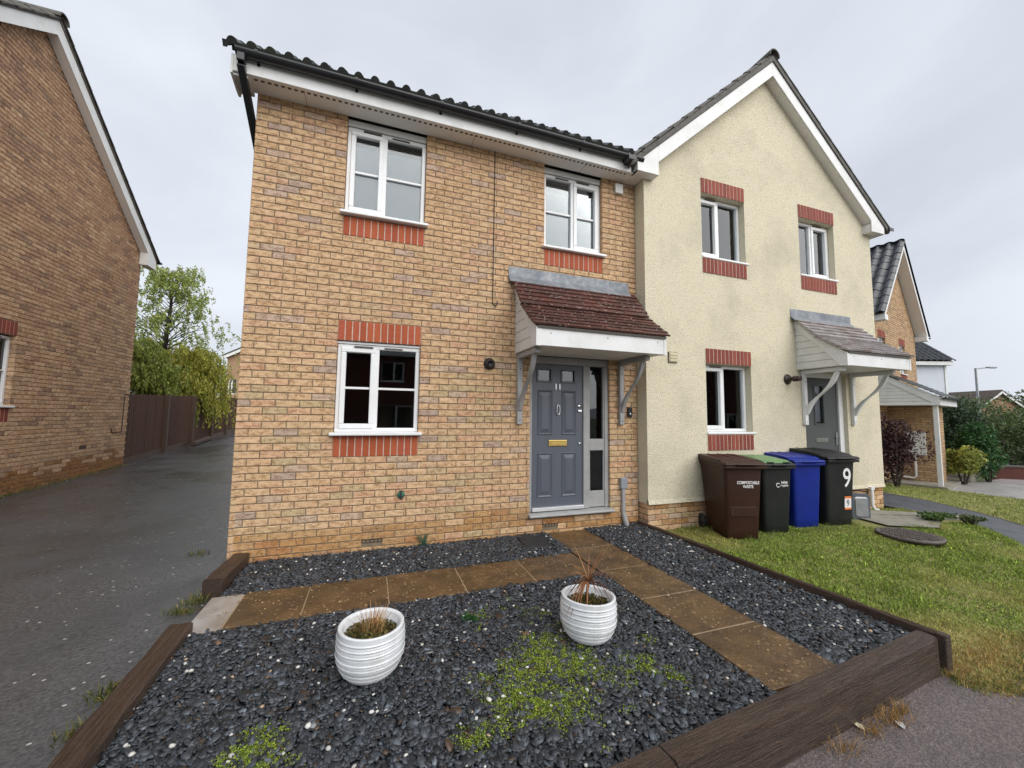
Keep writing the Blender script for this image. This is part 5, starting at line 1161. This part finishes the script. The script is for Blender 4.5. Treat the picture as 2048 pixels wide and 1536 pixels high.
# ------------------------------------------------------------------ bins
def wheelie(label, loc, rz, w, d, hgt, body, lid, tall_lid=.06):
    """body tapers to the base; local front is -y, base centre at origin"""
    r = empty('wheelie_bin', loc, rz); tag(r, label, 'wheelie bin', 'wheelie bins in a row on the lawn')
    tw, td = w/2, d/2; bw, bf, bb = tw*.80, -td*.80, td*.62
    zt = hgt-.09
    rings = []
    def ring(z, hw, yf, yb, rad=.045):
        P = []
        for cx_, cy, a0 in ((hw-rad, yb-rad, 0), (-hw+rad, yb-rad, 90), (-hw+rad, yf+rad, 180), (hw-rad, yf+rad, 270)):
            for k in range(5): t = R_(a0+90*k/4); P.append((cx_+rad*math.cos(t), cy+rad*math.sin(t), z))
        return P
    L = [ring(0, bw*.94, bf*.94, bb*.94), ring(.02, bw, bf, bb)]
    for t in (.12, .5, 1): L.append(ring(.02+(zt-.06-.02)*t, bw+(tw*.93-bw)*t, bf+(-td*.93-bf)*t, bb+(td*.93-bb)*t))
    L += [ring(zt-.055, tw*.97, -td*.98, td*.96), ring(zt-.0, tw*.985, -td*1.0, td*.97)]
    n = 20; V = [p for q in L for p in q]; F = [(i*n+j, i*n+(j+1) % n, (i+1)*n+(j+1) % n, (i+1)*n+j) for i in range(len(L)-1) for j in range(n)]; F += [tuple(range(n-1, -1, -1)), tuple((len(L)-1)*n+j for j in range(n))]
    B = MB(); B.add(V, F, True); bo = B.build('bin_body', body, r)
    m_ = bo.modifiers.new('edge', 'EDGE_SPLIT'); m_.split_angle = R_(40)
    bx('rim', body, r, -tw*1.02, tw*1.02, -td*1.09, -td*.985, zt-.045, zt-.012, bevel=.008)
    # lid: rises to the back, overhangs front, ends in a hinge roll and handle
    ld = MB(); zl = zt; P = [(-td*1.10, zl-.008), (-td*1.10, zl+.018), (-td*1.0, zl+.032), (-td*.80, zl+.036), (-td*.66, zl+.060), (-td*.05, zl+tall_lid+.022), (td*.85, zl+tall_lid+.035), (td*1.02, zl+tall_lid+.012), (td*1.02, zl-.004)]
    ld.prism([(p[0], p[1]) for p in P], -tw*1.04, tw*1.04, 'x'); lo = ld.build('lid', lid, r, bevel=.014, seg=2)
    rd = MB()
    for sx2 in (-.55, 0, .55): rd.prism([(-td*.6, zl+.062), (-td*.05, zl+tall_lid+.030), (td*.8, zl+tall_lid+.043), (td*.8, zl+tall_lid+.03), (-td*.6, zl+.05)], sx2*tw-.02*w, sx2*tw+.02*w, 'x')
    rd.build('lid_rib', lid, lo, bevel=.004)
    bx('lid_grip', lid, lo, -tw*.5, tw*.5, -td*1.16, -td*1.09, zl+.002, zl+.016, bevel=.005)
    hd_ = MB(); hd_.tube([(-tw*.92, td*1.13, zl+.03), (tw*.92, td*1.13, zl+.03)], .016, 10)
    for sx2 in (-.9, 0, .9): hd_.box(sx2*tw-.02, sx2*tw+.02, td*.9, td*1.13, zl-.01, zl+.045)
    hd_.build('handle', body, r)
    MB().tube([(-tw*.97, bb+.07, .10), (tw*.97, bb+.07, .10)], .012, 8).build('axle', 'galv', r)
    for sx2 in (-1, 1):
        wh = MB(); x0 = sx2*tw*.97; wh.lathe([(0, -.022), (.07, -.022), (.098, -.016), (.10, 0), (.098, .016), (.07, .022), (0, .022)], (x0, bb+.07, .10), 28, axis='x'); wo = wh.build('wheel', 'rubber', r)
        hb_ = MB(); hb_.lathe([(.062, -.026), (.058, .026), (.03, .027), (.028, .03), (0, .031)] if sx2 > 0 else [(0, -.031), (.028, -.03), (.03, -.027), (.058, -.026), (.062, .026)], (x0, bb+.07, .10), 20, axis='x'); hb_.build('hub', 'bin_black', wo)
    fr_ = lambda z: bf+(-td*.93-bf)*(z-.02)/(zt-.08); tl = math.atan2((td*.93+bf), zt-.08)
    return r, fr_, tl
zb_ = -.02
r, fr_, tl = wheelie('dark brown wheelie bin reading compostable waste, leftmost of the row', (5.87, -.57, zb_), R_(-18), .52, .70, 1.04, 'bin_brown', 'bin_brown', .045)
text('lettering', 'COMPOSTABLE\nWASTE', .052, 'white_print', r, (.055, fr_(.70)-.003, .70), (R_(90)+tl, 0, 0), .0008, .80, bold=.0012)
bx('moulded_panel', 'bin_brown', r, -.17, .17, fr_(.42)-.004, fr_(.42)+.02, .30, .42, bevel=.003); 
r, fr_, tl = wheelie('black wheelie bin with a pale green lid, second from the left', (6.55, -.52, zb_), R_(-12), .47, .58, 1.0, 'bin_black', 'bin_black', .05)
lg = MB(); lg.prism([(-.29, .948), (-.22, .972), (.0, .993), (.25, 1.005), (.25, .955), (-.29, .94)], -.20, .20, 'x'); lg.build('lid_panel', 'bin_green', r, bevel=.01, seg=2)
for sx2 in (-.12, .12): bx('lid_slot', 'bin_black', r, sx2-.045, sx2+.045, -.305, -.285, .945, .957)
text('lettering', 'Suffolk\nrecycles', .042, 'white_print', r, (.10, fr_(.66)-.003, .66), (R_(90)+tl, 0, 0), .0008, .85, bold=.0012)
lg = MB(); lg.tube([(.005+.026*math.cos(t), fr_(.645)-.004, .645+.026*math.sin(t)) for t in np.linspace(.6, 5.4, 18)], .0055, 6); lg.build('recycling_mark', 'white_print', r)
r, fr_, tl = wheelie('bright blue wheelie bin, third from the left', (7.22, -.46, zb_), R_(-10), .50, .58, 1.02, 'bin_blue', 'bin_blue', .06)
r, fr_, tl = wheelie('black wheelie bin with a large white number 9, rightmost', (7.80, -.50, zb_), R_(-8), .55, .66, 1.06, 'bin_black', 'bin_black', .075)
text('number', '9', .39, 'white_print', r, (.10, fr_(.68)-.006, .68), (R_(90)+tl, 0, 0), .0008, .80, bold=.0022)
st_ = MB().box(-.058, .058, -.001, .001, -.095, .095).build('sticker', 'white_print', r, loc=(.12, fr_(.33)-.004, .33)); st_.rotation_euler = (tl, 0, 0)
for z0, z1 in ((.065, .095), (-.095, -.068)): o = MB().box(-.0585, .0585, -.0022, .001, z0, z1).build('sticker_band', 'orange_print', st_)
text('sticker_number', '9', .13, 'ink', st_, (.0, -.002, -.005), (R_(90), 0, R_(3)), .0006, .9)
# food caddy beside the last bin
r = empty('food_caddy', (8.52, -.52, zb_-.01), R_(-25)); tag(r, 'small grey-blue food caddy lying on its back beside the bins', 'food caddy')
B = MB(); 
def rr2(w, h, y, rad=.05): return [(cx_+rad*math.cos(R_(a0+90*k/4)), y, cz+rad*math.sin(R_(a0+90*k/4))) for cx_, cz, a0 in ((w-rad, h-rad, 0), (-w+rad, h-rad, 90), (-w+rad, -h+rad, 180), (w-rad, -h+rad, 270)) for k in range(5)]
L = [rr2(.13, .20, -.12), rr2(.135, .205, -.10), rr2(.11, .17, .16)]; V = [(p[0], p[1], p[2]+.205) for q in L for p in q]; n = 20
B.add(V, [(i*n+j, (i+1)*n+j, (i+1)*n+(j+1) % n, i*n+(j+1) % n) for i in range(2) for j in range(n)]+[tuple(range(n)), tuple(2*n+j for j in range(n-1, -1, -1))]); B.build('caddy_body', 'caddy_grey', r)
B = MB(); L = [rr2(.10, .155, -.121, .04), rr2(.085, .135, -.135, .035)]; V = [(p[0], p[1], p[2]+.205) for q in L for p in q]; B.add(V, [(j, n+j, n+(j+1) % n, (j+1) % n) for j in range(n)]+[tuple(n+j for j in range(n))]); B.build('lid_panel', 'galv', r)
B = MB(); B.tube([(-.13, -.06, .36), (-.14, -.07, .43), (0, -.09, .46), (.14, -.07, .43), (.13, -.06, .36)], .012, 8); B.build('handle', 'bin_black', r)

# ------------------------------------------------------------------ manhole, concrete pads
mh = empty('manhole_cover', (8.0, -1.42, -.005)); tag(mh, 'round rusty manhole cover raised above the lawn', 'manhole cover')
B = MB(); B.lathe([(0, -.1), (.30, -.1), (.30, .01), (.335, .0), (.335, .035), (.31, .04), (.30, .036), (0, .036)], n=48); B.build('rim', 'manhole', mh)
for i in range(9):
    for j in range(9):
        px, py = (i-4)*.062, (j-4)*.062
        if px*px+py*py < .275**2: bx('lug', 'manhole', mh, px-.02, px+.02, py-.02, py+.02, .034, .046)
MB().lathe([(0, -.12), (.26, -.12), (.26, -.095), (0, -.095)], n=40).build('brick_collar', 'brick_far', mh)
cp = MB(); cp.add([(8.35, -1.02, .0), (8.92, -1.32, .0), (9.75, -.98, -.02), (9.15, -.30, -.0), (8.5, -.30, .0)], [(0, 1, 2, 3, 4)]); o = cp.build('concrete_pad', 'concrete', loc=(0, 0, .012)); tag(o, 'worn grey concrete pad between the lawn and the rendered house', kind='structure')
b = MB(); b.add([(0, -.0, 0), (1.7, -.60, -.06), (1.78, -.38, -.06), (.1, .25, 0), (0, 0, -.1), (1.7, -.6, -.16), (1.78, -.38, -.16), (.1, .25, -.1)], [(0, 1, 2, 3), (0, 4, 5, 1), (1, 5, 6, 2), (2, 6, 7, 3), (3, 7, 4, 0)]); o = b.build('concrete_step', 'concrete', loc=(8.75, -.52, .045)); tag(o, 'long pale concrete slab at the edge of the tarmac path', kind='structure')

# ------------------------------------------------------------------ bushes and trees
def cloud(c, rad, n, shell=.55, lumps=9, squash=1.):
    c = np.array(c, float); rad = np.array(rad, float); cs = rng.normal(size=(lumps, 3)); cs /= np.linalg.norm(cs, axis=1)[:, None]; cs *= rng.uniform(.25, .72, lumps)[:, None]
    k = rng.integers(0, lumps, n); d = rng.normal(size=(n, 3)); d /= np.linalg.norm(d, axis=1)[:, None]; r = rng.uniform(shell, 1, n)**.7*rng.uniform(.30, .5, lumps)[k]
    return c+(cs[k]+d*r[:, None])*rad
def bush(name, label, c, rad, n, leaf, col, cat='bush', aspect=.55, lumps=14, sd=.35, stems=5, group=None):
    r = empty(name, (c[0], c[1], c[2])); tag(r, label, cat, group); P = cloud((0, 0, rad[2]*.98), rad, n, lumps=lumps); P[:, 2] = np.abs(P[:, 2])+.03
    hgt = P[:, 2:3]/(2*rad[2]); leaves('foliage', P, leaf, jit(col, n, sd), 'leaf', r, aspect=aspect)
    B = MB()
    for i in range(stems):
        a = i*6.283/stems; B.tube([(0, 0, -.15), (math.cos(a)*rad[0]*.25, math.sin(a)*rad[1]*.25, rad[2]*.7), (math.cos(a)*rad[0]*.5, math.sin(a)*rad[1]*.5, rad[2]*1.4)], [.03, .02, .008], 6)
    B.build('trunk', 'bark', r); return r
bush('acer_bush', 'dark purple acer bush beside the porch of the far brick house', (14.75, 2.05, -.30), (.70, .70, 1.08), 5600, .085, (.050, .017, .022), aspect=.4, lumps=22)
bush('variegated_bush', 'yellow-green variegated bush at the foot of the far porch', (18.1, 2.1, -.36), (.62, .6, .62), 2300, .10, (.34, .36, .08), lumps=12)
bush('evergreen_shrub', 'tall dark evergreen shrub beside the far porch post', (20.7, 3.4, -.36), (1.05, 1.0, 1.55), 8000, .10, (.050, .090, .045), lumps=26)
bush('laurel_bush', 'dense green laurel bush in front of the evergreen shrub', (19.6, 2.15, -.36), (.85, .85, .98), 5200, .10, (.040, .115, .030), lumps=20)
bush('yellow_shrub', 'small yellow-leaved shrub showing above the acer bush', (14.9, 2.8, .9), (.45, .4, .40), 700, .08, (.22, .24, .04), lumps=6)
bush('feathery_tree', 'broad feathery green tree at the far right edge', (26.5, 5.2, -.5), (3.2, 3.2, 1.75), 12000, .15, (.095, .14, .05), 'tree', aspect=.3, lumps=34)
bush('feathery_tree', 'green shrub mass behind the low brick wall at far right', (27.5, 3.6, -.5), (2.6, 2.2, 1.5), 8000, .14, (.10, .135, .045), 'tree', aspect=.4, lumps=28)
bush('rose_bush', 'loose rose bush above the low brick wall', (22.8, 2.6, -.35), (.9, .8, .6), 1400, .10, (.06, .085, .03), lumps=14)
bush('garden_weed', 'leafy weed clump at the edge of the tarmac path', (9.55, -1.02, -.06), (.30, .22, .10), 500, .05, (.07, .13, .025), 'weed', lumps=9, stems=3)
leaves('foliage', cloud((0, 0, .22), (.08, .08, .13), 60), .08, jit((.05, .11, .03), 60), 'leaf', pw, aspect=.3)
bush('garden_weed', 'second leafy weed clump by the concrete pad', (9.95, -1.22, -.08), (.25, .2, .09), 320, .045, (.085, .12, .03), 'weed', lumps=8, stems=3)
for i, (x, y, rx, hz, lab) in enumerate([(62, 22, 5, 3.6, 'far tree crown showing above the brown roof'), (70, 19, 5, 4.2, 'far round tree behind the gabled house'), (80, 17, 7, 5.2, 'large far tree at the right edge of the picture'), (58, 12, 4, 2.7, 'far hedge-like tree below the barge boards'), (66, 12.5, 5, 4.0, 'far dense tree right of the gable')]):
    bush('far_tree', lab, (x, y, -.5), (rx, rx, hz*.62), 3500, .42, (.085, .10, .06), 'tree', lumps=24, group='trees on the skyline')
wl_ = empty('garden_wall', (20.9, 2.5, -.40), R_(-38)); tag(wl_, 'low red brick garden wall at the far right', 'wall'); bx('wall_body', 'brick_wine', wl_, 0, 7, 0, .22, 0, .42); bx('coping', 'vent_dark', wl_, -.02, 7.02, -.03, .25, .42, .47)
lam = empty('street_lamp', (33.0, 7.3, -.5)); tag(lam, 'grey street lamp post above the far bushes', 'street lamp')
MB().tube([(0, 0, 0), (0, 0, 4.98)], [.075, .05], 10).build('pole', 'galv', lam); MB().tube([(0, 0, 4.94), (.62, -.20, 5.02)], .035, 8).build('arm', 'galv', lam)
B = MB(); B.lathe([(0, -.32), (.06, -.30), (.10, -.05), (.09, .25), (.04, .34), (0, .36)], (0, 0, 0), 14, axis='x'); o = B.build('lamp_head', 'galv', lam, loc=(.85, -.28, 5.03), rz=-.3); o.scale = (1, 1, .55)

def willow(label, base, H, limbs, spread, nstr, strlen, leafn, leaf, col, col2, lean=(0, 0), name='willow_tree', dz=-.75):
    r = empty(name, base); tag(r, label, 'tree', 'willows behind the fence')
    B = MB(); pts = [(lean[0]*t, lean[1]*t, H*t) for t in (0, .25, .5, .75, .95)]; B.tube([(p[0]+random.uniform(-.1, .1), p[1], p[2]) for p in pts], [.16, .13, .10, .055, .02], 8)
    P, C = [], []
    for i in range(limbs):
        t = random.uniform(.22, .97); a = random.uniform(0, 6.283); L = spread*(1.05-t)*random.uniform(.65, 1.15)+.35
        p0 = np.array([lean[0]*t, lean[1]*t, H*t]); e_ = p0+np.array([math.cos(a)*L, math.sin(a)*L, L*random.uniform(.15, .6)]); mid = (p0+e_)/2+np.array([0, 0, .2*L])
        B.tube([p0, mid*.6+p0*.4, mid*.8+e_*.2], [.035*(1.2-t), .022*(1.2-t), .006], 5)
        for k in range(nstr):
            u = random.uniform(.25, 1.08); s0 = p0*(1-u)**2+2*mid*u*(1-u)+e_*u*u+np.array([random.gauss(0, .14), random.gauss(0, .14), random.gauss(0, .10)]); ln = strlen*random.uniform(.4, 1.2); dr = np.array([random.gauss(0, .25)+math.cos(a)*.35, random.gauss(0, .25)+math.sin(a)*.35, 0])
            tt = rng.random(leafn); q = s0+dr*(tt*ln)[:, None]*.6; q[:, 2] -= tt**1.5*ln; q += rng.normal(0, .035, q.shape); P.append(q)
    B.build('trunk', 'bark', r); P = np.concatenate(P); k = P[:, 2] > .4; P = P[k]; n = len(P)
    mixc = rng.random(n)[:, None]; c = jit(col, n, .28)*(1-mixc)+jit(col2, n, .25)*mixc
    leaves('crown', P, leaf, c, 'leaf', r, aspect=.34, droop=(0, 0, dz)); return r
willow('tall airy pale green willow standing behind the fence', (-6.7, 15.2, .5), 7.1, 130, 3.5, 6, .42, 20, .13, (.27, .33, .075), (.40, .45, .14), dz=-.25)
willow('low yellow-green weeping willow hanging over the fence', (-5.5, 14.2, .5), 3.4, 84, 1.95, 11, .9, 36, .12, (.32, .32, .045), (.42, .40, .075))
willow('dense green willow beside the left house', (-6.7, 12.2, .45), 3.6, 76, 2.3, 10, .75, 34, .12, (.19, .24, .045), (.31, .33, .07))
